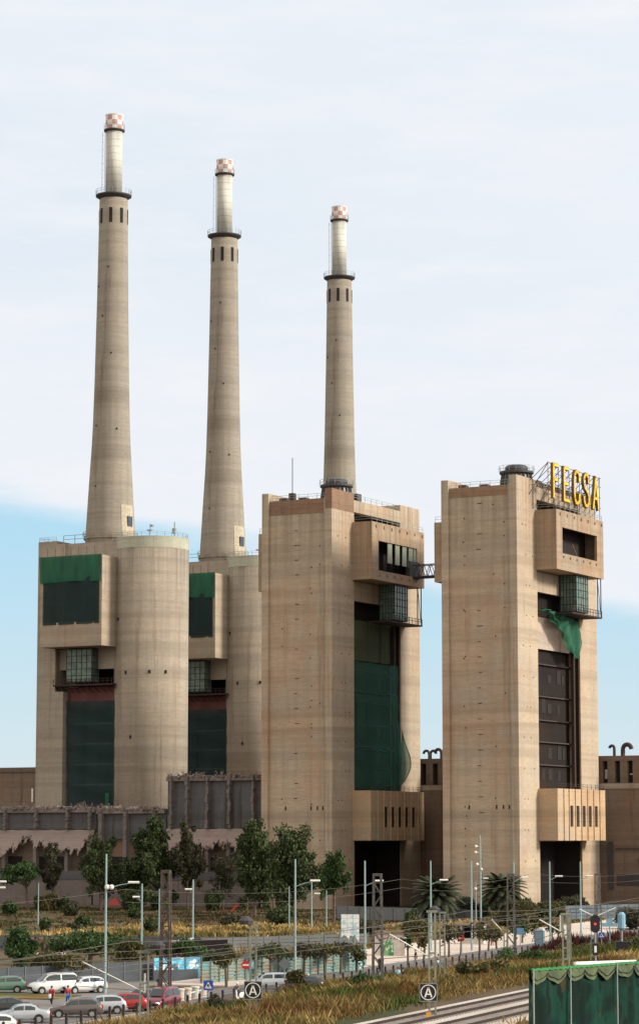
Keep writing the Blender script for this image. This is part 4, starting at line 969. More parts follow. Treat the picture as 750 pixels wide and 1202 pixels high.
# low wall and fence at the foot of the slab towers
fence_line('sheet_fence', 'pale grey fence running along the foot of the slab towers', gp(395, 1080), gp(560, 1086), 2.4, flat('blue_grey_sheet', (.16, .18, .20), .7), GREYP, 3, 3, gap=.03)
fence_line('mesh_fence', 'blue grey fence behind the railway signals at the right', gp(664, 1081), gp(762, 1078), 2.6, flat('faded_blue_sheet', (.08, .115, .15), .7, 0, .4, .4), GREYP, 4, 2.8, gap=.15)
# red brick pillars and shed in the site
for px, lb in ((205, 'red brick gate pillar, left one of the pair beside the left lattice mast'), (225, 'red brick gate pillar, right one of the pair')):
    b = gp(px, 1131); e = thing('brick_pillar', lb, 'pillar', b, STREET, 'brick gate pillars'); m = MB(); m.box(-.42, .42, -.42, .42, 0, 2.4); m.obj('shaft', flat('red_brick', (.20, .07, .05), .9, 0, .3, 4), e); m = MB(); m.box(-.52, .52, -.52, .52, 2.4, 2.6); m.obj('coping', flat('pale_coping', (.45, .40, .36), .9), e)
b = gp(53, 1128); e = thing('brick_shed', 'low red brick shed wall with a pale top rail behind the green trees', 'shed', b, 0)
m = MB(); m.box(-1.9, 1.9, 0, 2.5, 0, 2.6); m.obj('wall', flat('dull_red_brick', (.17, .08, .065), .9, 0, .35, 3), e); m = MB()
for k in range(6): m.box(-1.7+k*.6, -1.4+k*.6, -.02, -.003, 1.0, 2.2)
m.obj('wall_openings', DARK, e)
m = MB(); m.box(-1.6, 2.6, -.9, -.6, .55, .95); m.obj('top_rail', CAPW, e)
b = gp(247, 1140); e = thing('site_gate', 'white gate post with a dark open gateway at the left end of the slatted fence', 'gate', b, 0)
m = MB(); m.box(-2.3, -1.9, -.2, .2, 0, 3.6); m.box(-3.6, -1.9, -.25, .25, 3.2, 3.5); m.obj('gate_post', CAPW, e); m = MB(); m.box(-1.9, 1.9, .1, .4, 1.6, 3.4); m.obj('gate_leaf', DARK, e)

# street railing: posts with wires along the near edge of the street
e = thing('street_fence', 'long low fence of dark posts and wire between the street and the grassy bank', 'fence', nv(-88.0, 150), STREET)
m = MB()
for z in (.35, .65, .95): m.tube((0, 0, z), (0, 270, z), .02, 4)
m.obj('wires', DSTEEL, e)
first = None
pm = flat('dark_brown_post', (.035, .025, .025), .8)
MB_ = MB(); MB_.box(-.09, .09, -.09, .09, 0, 1.15); MB_.add([(-.09, -.09, 1.15), (.09, -.09, 1.15), (.09, .09, 1.15), (-.09, .09, 1.15), (0, 0, 1.25)], [(0, 1, 4), (1, 2, 4), (2, 3, 4), (3, 0, 4)])
first = MB_.obj('post', pm, e); first.location = (0, 4, 0)
for k in range(1, 98):
    c = first.copy(); C.objects.link(c); c.parent = e; c.location = (0, 4 + k*2.7, 0)
m = MB()
for k in range(24, 98):
    if k % 5: m.box(-.02, .02, 4 + k*2.7+.1, 4+(k+1)*2.7-.1, .15, .85)
m.each('mesh_infill', netmat('fence_mesh', (.06, .055, .055), (.09, .08, .08), .55), e)

# lamp posts -----------------------------------------------------------
HEADM = flat('pale_lamp_head', (.70, .70, .66), .4)
def lamp(px, top, label, base_py=None, arms=(), d=None, r=.11, mat=None, spots=()):
    b = gp(px, base_py) if d is None else Vector(((px-375)/FPX*d, d, 0))
    b = Vector(((px-375)/FPX*b.y*1.006, b.y, 0)); H = at(px, top, b.y).z
    e = thing('street_lamp', label, 'street lamp', b, 0, 'lamp posts along the street and the car park')
    m = MB(); m.tube((0, 0, 0), (0, 0, 1.2), r*1.5, 8, 0, r*1.4); m.tube((0, 0, 1.2), (0, 0, H), r*1.15, 8, 0, r*.8); m.obj('pole', mat or STEELB, e)
    for (hx, hy, w) in arms:
        P = at(hx, hy, b.y) - b; s = 1 if P.x > 0 else -1
        m = MB(); m.path([(0, 0, P.z-.55), (P.x*.5, 0, P.z-.2), (P.x-s*.2, 0, P.z)], .05, 5); m.obj('arm', mat or STEELB, e)
        m = MB(); ww = w/2
        m.add([(P.x+x, y, P.z+z) for x in (-ww, ww) for y, z in ((-.18, -.05), (.18, -.05), (.22, .06), (0, .16), (-.22, .06))],
              [(0,1,2,3,4),(9,8,7,6,5)] + [(i, 5+i, 5+(i+1)%5, (i+1)%5) for i in range(5)]); m.obj('lamp_head', HEADM, e)
    for (hx, hy) in spots:
        P = at(hx, hy, b.y) - b; m = MB(); m.lathe([(.1, P.z-.24), (.24, P.z-.1), (.24, P.z+.12), (.1, P.z+.24)], 8, 0, (P.x, -.1)); m.tube((0, 0, P.z), (P.x, -.1, P.z), .05, 4); m.obj('spotlight', HEADM, e)
    return e
lamp(128.5, 1003, 'tallest lamp post of the left half, before the broad dark tree', 1167, [(157, 1037, 1.05)], spots=[(126, 1042), (131, 1042)])
lamp(170, 1038, 'lamp post with a short curved left arm beside the first batten mast', 1140, [(160, 1054, .8)])
lamp(229, 1033, 'lamp post with a short left arm, right of the left lattice mast', 1126, [(221.5, 1045, .9)])
lamp(50.5, 1037, 'short bare pole on the open ground right of the flat topped pine', 1086, r=.09)
lamp(190, 1044, 'thin bare pole standing close to the left lattice mast', 1100, r=.09)
lamp(347, 1009, 'tall pole whose long arm holds a lamp to the right, between the twin eucalyptus', 1152, [(370, 1035, 1.05)])
lamp(340, 1041, 'short thin pole just left of the tall one before the twin eucalyptus', 1092, r=.09)
lamp(366, 1035, 'shorter lamp with a hooked head, just right of the tall pole by the twin eucalyptus', 1097, [(372.5, 1050, .9)])
lamp(383, 1046, 'thin bare pole before the trunk of the rounded green tree', 1096, r=.09)
lamp(427.5, 1011, 'lamp post left of the central lattice mast, arm to the right', 1136, [(445, 1035, 1.0)])
lamp(503.5, 1011, 'lamp post before the ragged left palm, arm to the right', 1118, [(521, 1034, 1.1)])
lamp(550.5, 1011, 'tall pole without a head, left of the floodlight mast', 1118)
lamp(555.5, 1035, 'low lamp with one round white head beside the floodlight mast', 1088, spots=[(558, 1044)], r=.08)
lamp(561, 981, 'floodlight mast, the highest pole, with white spotlights on it', 1086, spots=[(558.5, 994), (558, 1001), (560, 1015), (565, 1021)], r=.15, arms=[(570, 1032, .9)])
lamp(599.5, 1013, 'lamp post rising in front of the dense palm, arm to the right', 1112, [(616, 1031, .9)])
lamp(641, 1012, 'lamp post before the dark lower opening of the letter tower, left one', 1106, [(656, 1029.5, 1.1)])
lamp(676.5, 1012, 'lamp post before the right edge of the dark lower opening', 1102, [(692, 1029.5, 1.0)])
lamp(-12, 1000, 'lamp post left of the frame whose two heads reach into the left edge', 1140, [(1, 1036, 1.2), (1, 1043, 1.0)])

# railway masts -----------------------------------------------------------
def lattice(px, base_d, top, w, label, zb, mat=MASTB, taper=.75, bars=True):
    b = Vector(((px-375)/FPX*base_d*1.005, base_d, zb)); H = at(px, top, base_d).z - zb
    e = thing('lattice_mast', label, 'railway mast', b, R(-8), 'brown lattice masts by the street')
    def P(i, j, z):
        k = 1 - (1-taper)*z/H; return (i*w/2*k, j*w/2*k, z)
    for i in (-1, 1):
        for j in (-1, 1): m = MB(); m.bar(P(i, j, 0), P(i, j, H), .16, .16); m.obj('leg', mat, e)
    m = MB(); z = .4; s = 1; h = w*1.25
    while z + h < H:
        for (a0, a1) in (((-1, -1), (1, -1)), ((-1, 1), (1, 1)), ((-1, -1), (-1, 1)), ((1, -1), (1, 1))):
            u, v_ = (a0, a1) if s > 0 else (a1, a0); m.bar(P(*u, z), P(*v_, z+h), .085, .085)
        if int(z/h) % 3 == 0:
            for (a0, a1) in (((-1, -1), (1, -1)), ((-1, 1), (1, 1))): m.bar(P(*a0, z), P(*a1, z), .085, .085)
        s = -s; z += h
    m.box(-w*.55*taper, w*.55*taper, -w*.55*taper, w*.55*taper, H-.25, H); m.obj('bracing', mat, e)
    return e
lattice(197.5, 230, 1022, .85, 'dark brown lattice mast left, in front of the greyish slender tree', .2)
MASTC = flat('grey_lattice_steel', (.10, .093, .09), .7, 0, .35, 3)
lattice(442, 262, 1026, .95, 'central lattice mast rising before the dark lower opening of the brown topped tower', .3, MASTC)
lattice(596, 316, 1026, .95, 'lattice mast in front of the dense palm', .3, MASTC)
lattice(696.5, 400, 1026, 1.0, 'farthest lattice mast, in front of the lit lower pier of the letter tower', .3, MASTC)
def batten(px0, px1, d, top, zb, label, arm=None, board=None, mat=MASTG, extras=None, step=1.0, ring=None):
    w = (px1-px0)*d/FPX; pc = (px0+px1)/2
    b = Vector(((pc-375)/FPX*d*1.004, d, zb)); H = at(pc, top, d).z - zb
    e = thing('batten_mast', label, 'railway mast', b, 0, 'twin post batten masts by the railway')
    for s in (-1, 1): m = MB(); m.bar((s*w/2, 0, 0), (s*w/2, 0, H), .11, .16, up=(0, 1, 0)); m.obj('post', mat, e)
    m = MB(); z = .5
    while z < H-.2: m.bar((-w/2, 0, z), (w/2, 0, z+.12 if int(z/step) % 2 else z), .13, .12); z += step
    m.box(-w/2-.15, w/2+.15, -.12, .12, H, H+.14); m.obj('battens', mat, e)
    if arm:
        (ax, ay), (bx_, by) = arm; P = at(ax, ay, d) - b; Q = at(bx_, by, d) - b
        m = MB(); m.tube(Q, P, .042, 6); m.tube((Q.x, 0, Q.z+.0), (Q.x, 0, min(H, Q.z+1.2)), .07, 6)
        m.obj('cantilever_arm', HEADM, e)
        m = MB(); m.tube((0, 0, min(H-.1, P.z+.1)), P, .03, 4); m.tube(P, P + Vector((-.5, .2, -1.5)), .035, 4); m.tube(P + Vector((-.5, .2, -1.5)), (0, 0, Q.z+.1), .03, 4)
        m.box(P.x-.75, P.x-.1, -.12, .12, P.z-.3, P.z-.24); m.box(P.x-.75, P.x-.1, -.12, .12, P.z+.18, P.z+.24); m.box(P.x-.75, P.x-.69, -.1, .1, P.z-.3, P.z+.24)
        m.obj('registration_gear', flat('olive_brown_gear', (.16, .12, .07), .7), e)
    if ring:
        m = MB(); rx, ry = ring; P = at(rx, ry, d) - b; m.bar((0, 0, P.z), (P.x, 0, P.z), .12, .12); m.lathe([(.4, P.z-.1), (.45, P.z+.15), (.15, P.z+.4)], 10, 0, (P.x, 0)); m.obj('insulator_cap', DSTEEL, e)
    return e
batten(168.5, 177.5, 168, 1120, 3.0, 'batten mast at the left with a long pale arm slanting up over the parked cars', arm=((97, 1130), (170, 1166)), ring=(186, 1113), step=1.9)
batten(295, 302, 160, 1088, 3.3, 'batten mast holding the left letter board', ring=(289, 1084), step=1.3)
batten(501.5, 508.5, 160, 1072, 3.6, 'batten mast holding the right letter board, pale arm slanting up to the left', arm=((457, 1097), (504, 1124)), step=.9)
batten(514, 519.5, 205, 1073, 3.4, 'batten mast just right of the one with the right letter board', ring=(510, 1070), step=.8)
batten(656, 663, 180, 1075, 3.5, 'batten mast rising behind the left part of the green screen', arm=((633, 1080), (658, 1094)), step=.8)
batten(661, 665, 235, 1068, 3.5, 'thin batten mast left of the red railway signal', step=.8)
batten(588, 592, 250, 1093, 3.5, 'low batten mast with a small arm right of the yellow street tree', arm=((577, 1080), (589, 1093)), step=.9)
# far cross arms in front of the lit pier
e = thing('cross_arm_mast', 'mast with two pale arms spread left and right before the lit pier', 'railway mast', Vector(((695-375)/FPX*352, 350, 3)), 0)
m = MB(); H = at(695, 1058, 350).z - 3; m.bar((0, 0, -2), (0, 0, H), .2, .2); m.obj('post', MASTC, e)
m = MB(); 
for px, py in ((680, 1068), (723, 1066)): P = at(px, py, 350) - Vector(((695-375)/FPX*352, 350, 3)); m.tube((0, 0, P.z-1.1), P, .09, 5)
m.obj('arm', HEADM, e)

# letter boards
BLK = flat('board_black', (.008, .008, .012), .4, 0, .05); WHT = flat('board_white', (.75, .75, .72), .5, 0, .04)
def letter_board(px, py, d, label):
    P = at(px, py, d); e = thing('letter_board', label, 'railway sign', P - Vector((0, .2, 0)), 0, 'square boards with a ringed letter A')
    s = .54
    m = MB(); m.box(-s, s, -.03, .03, -s, s); m.obj('plate', BLK, e)
    m = MB(); bw = .035
    m.box(-s, s, -.036, -.031, s-bw, s); m.box(-s, s, -.036, -.031, -s, -s+bw); m.box(-s, -s+bw, -.036, -.031, -s+bw, s-bw); m.box(s-bw, s, -.036, -.031, -s+bw, s-bw); m.obj('border', flat('board_rim', (.22, .25, .24), .6), e)
    m = MB(); n = 40
    for i in range(n):
        t0, t1 = 2*math.pi*i/n, 2*math.pi*(i+1)/n
        m.add([(r*math.cos(t), -.04, r*math.sin(t)) for r, t in ((.415, t0), (.415, t1), (.465, t1), (.465, t0))], [(0, 1, 2, 3)])
    m.obj('ring', WHT, e)
    m = MB()
    for a, b_ in (((-.2, -.28), (0, .3)), ((0, .3), (.2, -.28))): m.bar((a[0], -.045, a[1]), (b_[0], -.045, b_[1]), .012, .085, up=(0, 1, 0)) if 0 else m.bar((a[0], -.045, a[1]), (b_[0], -.045, b_[1]), .085, .012, up=(0, 1, 0))
    m.bar((-.13, -.047, -.11), (.13, -.047, -.11), .07, .012, up=(0, 1, 0)); m.obj('letter', WHT, e)
    return e
letter_board(297, 1163, 159.5, 'black square board with a white ringed letter A on the mast in the middle left')
letter_board(502.5, 1165.5, 159.5, 'black square board with a white ringed letter A on the mast beside the rails')
m = MB(); m.box(-.12, .12, -.03, .03, -.12, .12); m.obj('yellow_marker', flat('marker_amber', (.62, .30, .04), .6), loc=at(297, 1190, 159.6), label='small amber marker plate below the left letter board', category='marker plate', group='amber markers')
m = MB(); m.box(-.15, .15, -.03, .03, -.15, .15); m.obj('yellow_marker', MATS['marker_amber'], loc=at(503, 1192, 159.6), label='small amber marker plate below the right letter board', category='marker plate', group='amber markers')
m = MB(); m.box(-.14, .14, -.03, .03, -.2, .2); m.obj('yellow_marker', MATS['marker_amber'], loc=at(516.8, 1150, 204.5), label='small amber marker plate on the mast right of the right letter board', category='marker plate', group='amber markers')

# wires along the track
WIRE = flat('wire_dark', (.10, .085, .075), .6)
def wire(pts, sag, label, r=.016):
    m = MB(); q = []
    for a, b_ in zip(pts[:-1], pts[1:]):
        a = Vector(a); b_ = Vector(b_)
        for i in range(14): f = i/14; q.append(a.lerp(b_, f) - Vector((0, 0, sag*4*f*(1-f))))
    q.append(Vector(pts[-1])); m.path(q, r, 4); m.obj('overhead_wire', WIRE, label=label, category='overhead wire', group='wires over the railway')
def along(n, z, vs_, zz=None): return [nv(n, v, z) for v in vs_]
wire(along(-56.5, 8.9, (60, 118, 176, 236, 300, 380, 460)), .35, 'upper carrier wire of the left track, from the left picture edge to the signals')
wire(along(-56.5, 7.7, (60, 118, 176, 236, 300, 380, 460)), .02, 'contact wire of the left track, just below its carrier wire', .018)
wire(along(-61, 8.4, (60, 118, 176, 236, 300, 380, 460)), .6, 'feeder wire nearest to the street, sagging between masts')
wire(along(-52.5, 9.6, (60, 118, 176, 236, 300, 380, 460)), .5, 'upper wire straight above the left rail')
wire(along(-66, 7.2, (80, 176, 236, 300, 380)), .4, 'low feeder wire over the grassy bank, lowest of the wires')
wire(along(-48.2, 9.4, (60, 160, 220, 300, 380, 460)), .45, 'carrier wire over the middle of the rails')
wire([nv(-85.2, 191, 9.6), nv(-85.2, 262, 9.5), nv(-85, 312, 9.4), nv(-84.5, 400, 9.2)], .7, 'wire strung between the brown lattice masts by the street')
wire([nv(-85.2, 120, 10.6), nv(-85.2, 191, 10.6), nv(-85.2, 262, 10.4), nv(-85, 312, 10.3), nv(-84.5, 400, 10.3)], .8, 'top wire strung between the lattice mast tops')

# signals and signs ---------------------------------------------------------
def pole_sign(name, px, py, d, label, build, cat='sign', pole_w=.05, zb=0, group=None):
    P = at(px, py, d); b = Vector((P.x, P.y, zb)); e = thing(name, label, cat, b, 0, group)
    m = MB(); m.tube((0, .06, 0), (0, .06, P.z-zb+.1), pole_w, 6); m.obj('pole', STEEL, e); build(e, P.z-zb); return e
BLU = flat('sign_blue', (.02, .07, .38), .4, 0, .05)
def crossing(s=.32):
    def f(e, z):
        m = MB(); m.box(-s, s, -.02, .02, z-s, z+s); m.obj('plate', BLU, e)
        m = MB(); m.add([(-s*.72, -.026, z-s*.62), (s*.72, -.026, z-s*.62), (0, -.026, z+s*.74)], [(0, 1, 2)]); m.obj('white_triangle', WHT, e)
        m = MB(); y = -.032
        m.lathe([(.03*s/.32, z+s*.18), (.035*s/.32, z+s*.25), (.02, z+s*.33)], 6, 0, (0, y)); m.bar((0, y, z+s*.18), (-.01, y, z-s*.12), .09*s/.32, .008, up=(0, 1, 0)); m.bar((0, y, z-s*.1), (.1*s/.32, y, z-s*.48), .05, .008, up=(0, 1, 0)); m.bar((0, y, z-s*.1), (-.1*s/.32, y, z-s*.48), .05, .008, up=(0, 1, 0)); m.bar((-.11*s/.32, y, z-s*.02), (.11*s/.32, y, z+s*.06), .04, .008, up=(0, 1, 0))
        m.obj('walking_figure', BLK, e)
    return f
XG = 'blue pedestrian crossing signs'
pole_sign('crossing_sign', 244.5, 1157.5, 226, 'blue square crossing sign by the concrete blocks, the largest of its kind', crossing(.41), 'road sign', group=XG)
pole_sign('crossing_sign', 706, 1098.5, 330, 'small blue crossing sign right of the red railway signal', crossing(.36), 'road sign', group=XG)
def noentry(e, z):
    m = MB(); n = 24; m.add([(.42*math.cos(2*math.pi*i/n), -.02, z+.42*math.sin(2*math.pi*i/n)) for i in range(n)] + [(.42*math.cos(2*math.pi*i/n), .02, z+.42*math.sin(2*math.pi*i/n)) for i in range(n)], [tuple(range(n)), tuple(range(2*n-1, n-1, -1))] + [(i, n+i, n+(i+1) % n, (i+1) % n) for i in range(n)]); m.obj('disc', flat('sign_red', (.50, .015, .02), .4, 0, .05), e)
    m = MB(); m.box(-.3, .3, -.03, -.022, z-.08, z+.08); m.obj('white_bar', WHT, e)
pole_sign('no_entry_sign', 288.5, 1133.5, 262, 'round red no entry sign above the silver estate car', noentry, 'road sign')
def diamond(e, z):
    m = MB(); s = .62; m.add([(s, -.02, z), (0, -.02, z+s), (-s, -.02, z), (0, -.02, z-s), (s, .02, z), (0, .02, z+s), (-s, .02, z), (0, .02, z-s)], [(0,1,2,3),(7,6,5,4),(0,4,5,1),(1,5,6,2),(2,6,7,3),(3,7,4,0)]); m.obj('plate', flat('sign_back_grey', (.14, .16, .18), .5, .2), e)
pole_sign('diamond_sign', 334, 1132, 255, 'grey back of a diamond shaped road sign behind the silver estate car', diamond, 'road sign')
pole_sign('triangle_sign', 290, 1122, 262, 'dark back of a sign just above the red no entry sign', lambda e, z: (lambda m: (m.add([(-.45, -.02, z-.3), (.45, -.02, z-.3), (0, -.02, z+.5), (-.45, .02, z-.3), (.45, .02, z-.3), (0, .02, z+.5)], [(0,1,2),(5,4,3),(0,3,4,1),(1,4,5,2),(2,5,3,0)]), m.obj('plate', MATS['sign_back_grey'], e)))(MB()), 'road sign')
def redwhite(e, z):
    noentry(e, z); 
pole_sign('round_sign', 541.5, 1102, 330, 'round red and white sign before the small white kiosk', redwhite, 'road sign')
pole_sign('blue_panel_sign', 610.5, 1094, 315, 'small plain blue sign right of the lattice mast before the dense palm', lambda e, z: (lambda m: (m.box(-.42, .42, -.02, .02, z-.4, z+.4), m.obj('plate', flat('faded_sign_blue', (.10, .24, .42), .5), e)))(MB()), 'road sign')
pole_sign('railway_signal', 729.5, 1081, 240, 'tall pale blue signal head seen from behind, over a black signal box', lambda e, z: (lambda m, q: (m.lathe([(.15, z-.9), (.36, z-.7), (.36, z+.5), (.18, z+.75)], 12, 0, (0, 0)), m.obj('hood', flat('pale_blue_steel', (.19, .37, .52), .5), e), q.box(-.55, .55, -.3, .3, z-2.9, z-1.9), q.obj('signal_box', BLK, e)))(MB(), MB()), 'railway signal', .09, 3)
pole_sign('blue_double_sign', 715.5, 1085, 320, 'pale blue board on a pole between the two railway signals', lambda e, z: (lambda m: (m.box(-.95, .95, -.03, .03, z-.35, z+.1), m.box(-.4, .4, -.03, .03, z+.103, z+.6), m.obj('plate', MATS['pale_blue_steel'], e)))(MB()), 'sign', .07)
def signal(e, z):
    m = MB(); pts = []
    n = 18
    for i in range(n): t = 2*math.pi*i/n; pts.append((.38*math.cos(t), z + (.32 if math.sin(t) > 0 else -.32) + .38*math.sin(t)))
    m.prism(pts, -.05, .05); m.obj('backplate', BLK, e)
    m = MB(); m.lathe([(.0, 0), (.105, .01), (.105, .02)], 12); o = m.obj('red_light', flat('lit_red', (.8, .03, .03), .4, 0, 0, 1, .9), e); o.location = (0, -.06, z-.02); o.rotation_euler = (R(90), 0, 0)
    m = MB(); m.box(-.22, .22, -.12, .12, z-2.4, z-1.5); m.obj('lower_unit', BLK, e)
    m = MB(); m.box(-.1, .08, -.14, -.125, z-2.2, z-1.7); m.obj('white_mark', WHT, e)
    m = MB(); m.bar((-.42, .15, 0), (-.25, .15, z+.5), .05, .05); 
    for k in range(8): m.box(-.42, 0, .1, .14, .4+k*.5, .45+k*.5)
    m.obj('ladder', STEEL, e)
pole_sign('railway_signal', 698.5, 1085, 205, 'railway signal showing a red light above the green screen', signal, 'railway signal', .07, 3.6)

# huts, kiosk, billboard, toilet, slide, barrels --------------------------------------
b = gp(461, 1124); e = thing('graffiti_hut', 'small white hut with a scorched roof edge and a green painted door', 'hut', b, R(-6))
m = MB(); m.box(-2.3, 1.5, 0, 3, 0, 2.75); m.obj('wall', concrete('hut_render', (.62, .56, .53), streak=2), e)
m = MB(); ragged(m, -2.45, 1.65, -.15, 3.15, 2.753, 3.1, .12, .5); m.obj('scorched_roof', CON_D, e)
GD = newmat('green_mural'); t = NT(GD); c = t.mix(t.rng(t.noise((1.6,)*3, 3, .6, 2), .46, .52), (.05, .22, .08), (.18, .38, .22)); c = t.mix(t.rng(t.noise((2.2,)*3, 2, .6, 9), .58, .62), c, (.55, .6, .5)); t.l(c, t.b.inputs['Base Color'])
m = MB(); m.box(-1.55, .1, -.04, -.003, .1, 1.95); m.obj('painted_door', GD, e)
m = MB()
for k in range(8): m.bar((-1.9+k*.4, -.03, 2.15+.1*(k % 2)), (-1.72+k*.4, -.03, 2.45-.08*(k % 3)), .1, .02, up=(0, 1, 0))
m.obj('black_scrawl', BLK, e)
b = gp(549, 1110); e = thing('kiosk', 'small white kiosk with a dark opening under a flat roof', 'kiosk', b, R(-12))
m = MB(); m.box(-1.0, 2.2, 0, 2.4, 0, .9); m.box(.9, 2.2, 0, 2.4, .9, 2.6); m.box(-1.0, -.8, 0, 2.4, .9, 2.6); m.box(-.8, .9, 2.2, 2.4, .9, 2.6); m.obj('wall', concrete('kiosk_render', (.55, .52, .46)), e)
m = MB(); m.box(-2.0, 2.3, -.4, 2.8, 2.603, 2.8); m.obj('flat_roof', GREYP, e); m = MB(); m.box(-.8, .9, 1.9, 2.1, .9, 2.6); m.obj('dark_opening', DARK, e)
b = gp(411, 1120); zt = at(411, 1074, b.y).z
e = thing('billboard', 'tall white billboard with torn lower edge between the rounded tree and the lamp', 'billboard', b, R(-6))
BM = newmat('torn_poster'); t = NT(BM); c = t.mix(t.rng(t.noise((.9,)*3, 3, .6, 3), .52, .56), (.72, .76, .78), (.42, .60, .68)); c = t.mix(t.rng(t.noise((.25, .25, .8), 4, .7, 8), .5, .75, 0, .6), c, (.55, .55, .52)); t.l(c, t.b.inputs['Base Color'])
m = MB(); ragged(m, -1.15, 1.15, -.05, .05, zt, zt-3.0, .5, .3, 0, True); m.box(-1.17, 1.17, -.06, -.052, zt-.08, zt, 0); m.obj('panel', BM, e)
m = MB()
for k in range(4): m.box(-1.15, 1.15, -.058, -.0505, zt-.5-k*.62, zt-.46-k*.62)
for x in (-.38, .38): m.box(x, x+.04, -.063, -.0595, zt-2.4, zt)
m.obj('panel_joints', flat('joint_blue_grey', (.30, .45, .52), .6), e)
m = MB(); m.tube((-.6, .15, 0), (-.6, .15, zt-.4), .09, 6); m.tube((.6, .15, 0), (.6, .15, zt-.4), .09, 6); m.tube((-.6, .1, zt-3.6), (.8, .1, zt-2.4), .05, 5); m.tube((.7, .1, zt-3.9), (-.9, .1, zt-2.9), .05, 5); m.obj('support_posts', STEEL, e)
b = gp(632.5, 1112); e = thing('portable_toilet', 'blue grey portable toilet on the plaza near the small blue sign', 'portable toilet', b, R(-15))
m = MB(); m.box(-.62, .62, 0, 1.2, 0, 2.15); m.obj('cabin', flat('toilet_blue', (.12, .21, .28), .5), e); m = MB(); m.prism([(-.68, 2.153), (.68, 2.153), (.5, 2.38), (-.5, 2.38)], -.05, 1.25); m.obj('roof', flat('toilet_roof_pale', (.42, .47, .5), .5), e); m = MB(); m.box(-.42, .42, -.03, -.003, .1, 2.0); m.obj('door', flat('toilet_door', (.16, .27, .36), .5), e)
b = gp(281, 1073); e = thing('playground_slide', 'red slide at the foot of the twin eucalyptus', 'slide', b, 0)
m = MB(); m.bar((-1.6, 0, .3), (.9, 0, 2.9), .9, .12); m.bar((-1.6, -.45, .45), (.9, -.45, 3.05), .08, .3); m.bar((-1.6, .45, .45), (.9, .45, 3.05), .08, .3); m.obj('chute', flat('slide_red', (.42, .035, .03), .5), e)
m = MB(); m.box(.8, 1.7, -.45, .45, 2.6, 2.7); 
for x in (.85, 1.65): m.tube((x, -.4, 0), (x, -.4, 3.4), .05, 5); m.tube((x, .4, 0), (x, .4, 3.4), .05, 5)
m.obj('platform', MATS['slide_red'], e)
b = gp(134, 1063.5); e = thing('red_tent', 'small red tarpaulin heap at the foot of the ruined wall', 'tarpaulin', b, 0)
m = MB(); m.add([(-1.4, 0, 0), (1.4, 0, 0), (1.4, 2, 0), (-1.4, 2, 0), (-.9, .8, 1.1), (.2, .9, 1.7), (1.0, .9, .9)], [(0, 1, 6, 5, 4), (3, 4, 5, 6, 2), (0, 4, 3), (1, 2, 6)]); m.obj('cover', flat('tarp_red', (.35, .05, .04), .7), e)
BP = [(211.5, 1176), (220, 1175), (229, 1173), (238, 1171.5)]
words = ['leftmost concrete block beside the maroon van', 'second concrete block from the maroon van', 'third concrete block from the maroon van', 'rightmost concrete block, nearest to the big blue crossing sign']
bar0 = None
for (px, py), lb in zip(BP, words):
    P = gp(px, py)
    if bar0 is None:
        bar0 = thing('concrete_bollard', lb, 'bollard', P, STREET, 'row of pale concrete blocks')
        m = MB(); m.lathe([(.36, 0), (.36, .95), (.33, 1.0)], 12); m.obj('block', flat('pale_concrete', (.48, .43, .37), .9, 0, .15), bar0)
        m = MB(); m.lathe([(.42, .95), (.42, 1.1), (.3, 1.14)], 12); m.obj('cap', flat('pale_concrete2', (.52, .48, .42), .9), bar0)
    else:
        c = copy_tree(bar0); c.location = P; c['label'] = lb
m = MB(); pts = [gp(208, 1172) + Vector((0, -.5, .6)), gp(220, 1175) + Vector((0, -.5, .62)), gp(243, 1170) + Vector((0, -.5, .7))]
for a, b_ in zip(pts[:-1], pts[1:]): m.bar(a, b_, .02, .12)
m.obj('barrier_tape', flat('tape_white_blue', (.35, .55, .72), .6, 0, .5, 2), label='white and blue tape stretched across the four concrete blocks', category='barrier tape')
b = gp(447, 1139); e = thing('litter_bin', 'brown litter bin standing at the foot of the central lattice mast', 'litter bin', b, 0)
m = MB(); m.lathe([(.3, 0), (.34, 1.0), (.3, 1.05)], 10); m.obj('drum', RUSTY, e); m = MB(); m.lathe([(.38, 1.05), (.38, 1.15), (.1, 1.3)], 10); m.obj('lid', DSTEEL, e)
e = thing('fallen_log', 'pale kerb stone lying on the plaza beside the street', 'kerb stone', gp(545, 1129), R(-10)); m = MB(); m.prism([(-2.4, 0), (2.4, 0), (2.2, .35), (-2.1, .4)], -.3, .3); m.obj('stone', flat('tan_stone', (.42, .30, .22), .9, 0, .3), e)
# big pipe hoop at the field (pale boulders in the golden grass)
for k, (px, py) in enumerate(((25, 1098), (60, 1099.5), (275, 1097), (283, 1099), (333, 1100), (350, 1097))):
    pass

# ------------------------------------------------------------------ green screen in the right foreground
S0, S1 = at(620.5, 1138, 72), at(765, 1127.5, 78)
d_ = S1 - S0; L = math.hypot(d_.x, d_.y); rz = math.atan2(d_.y, d_.x); zt0, zt1 = S0.z, S1.z
e = thing('green_screen', 'dark green fabric screen on steel poles with scalloped olive edge, lower right corner', 'screen fence', (S0.x, S0.y, 0), rz)
def ztop(x): return zt0 + (zt1-zt0)*x/L
FB = newmat('wet_green_fabric'); t = NT(FB)
c = t.mix(t.rng(t.noise((.9, .9, .8), 4, .6, 3), .42, .58), (.002, .013, .009), (.004, .038, .025))
c = t.mix(t.rng(t.noise((1.5, 1.5, .7), 3, .6, 13), .57, .68, 0, .8), c, (.055, .042, .018)); c = t.mix(t.rng(t.noise((2.4, 2.4, 1.2), 3, .6, 23), .56, .62), c, (.004, .012, .010))
t.l(c, t.b.inputs['Base Color']); t.b.inputs['Roughness'].default_value = .75; t.b.inputs['Specular IOR Level'].default_value = .12
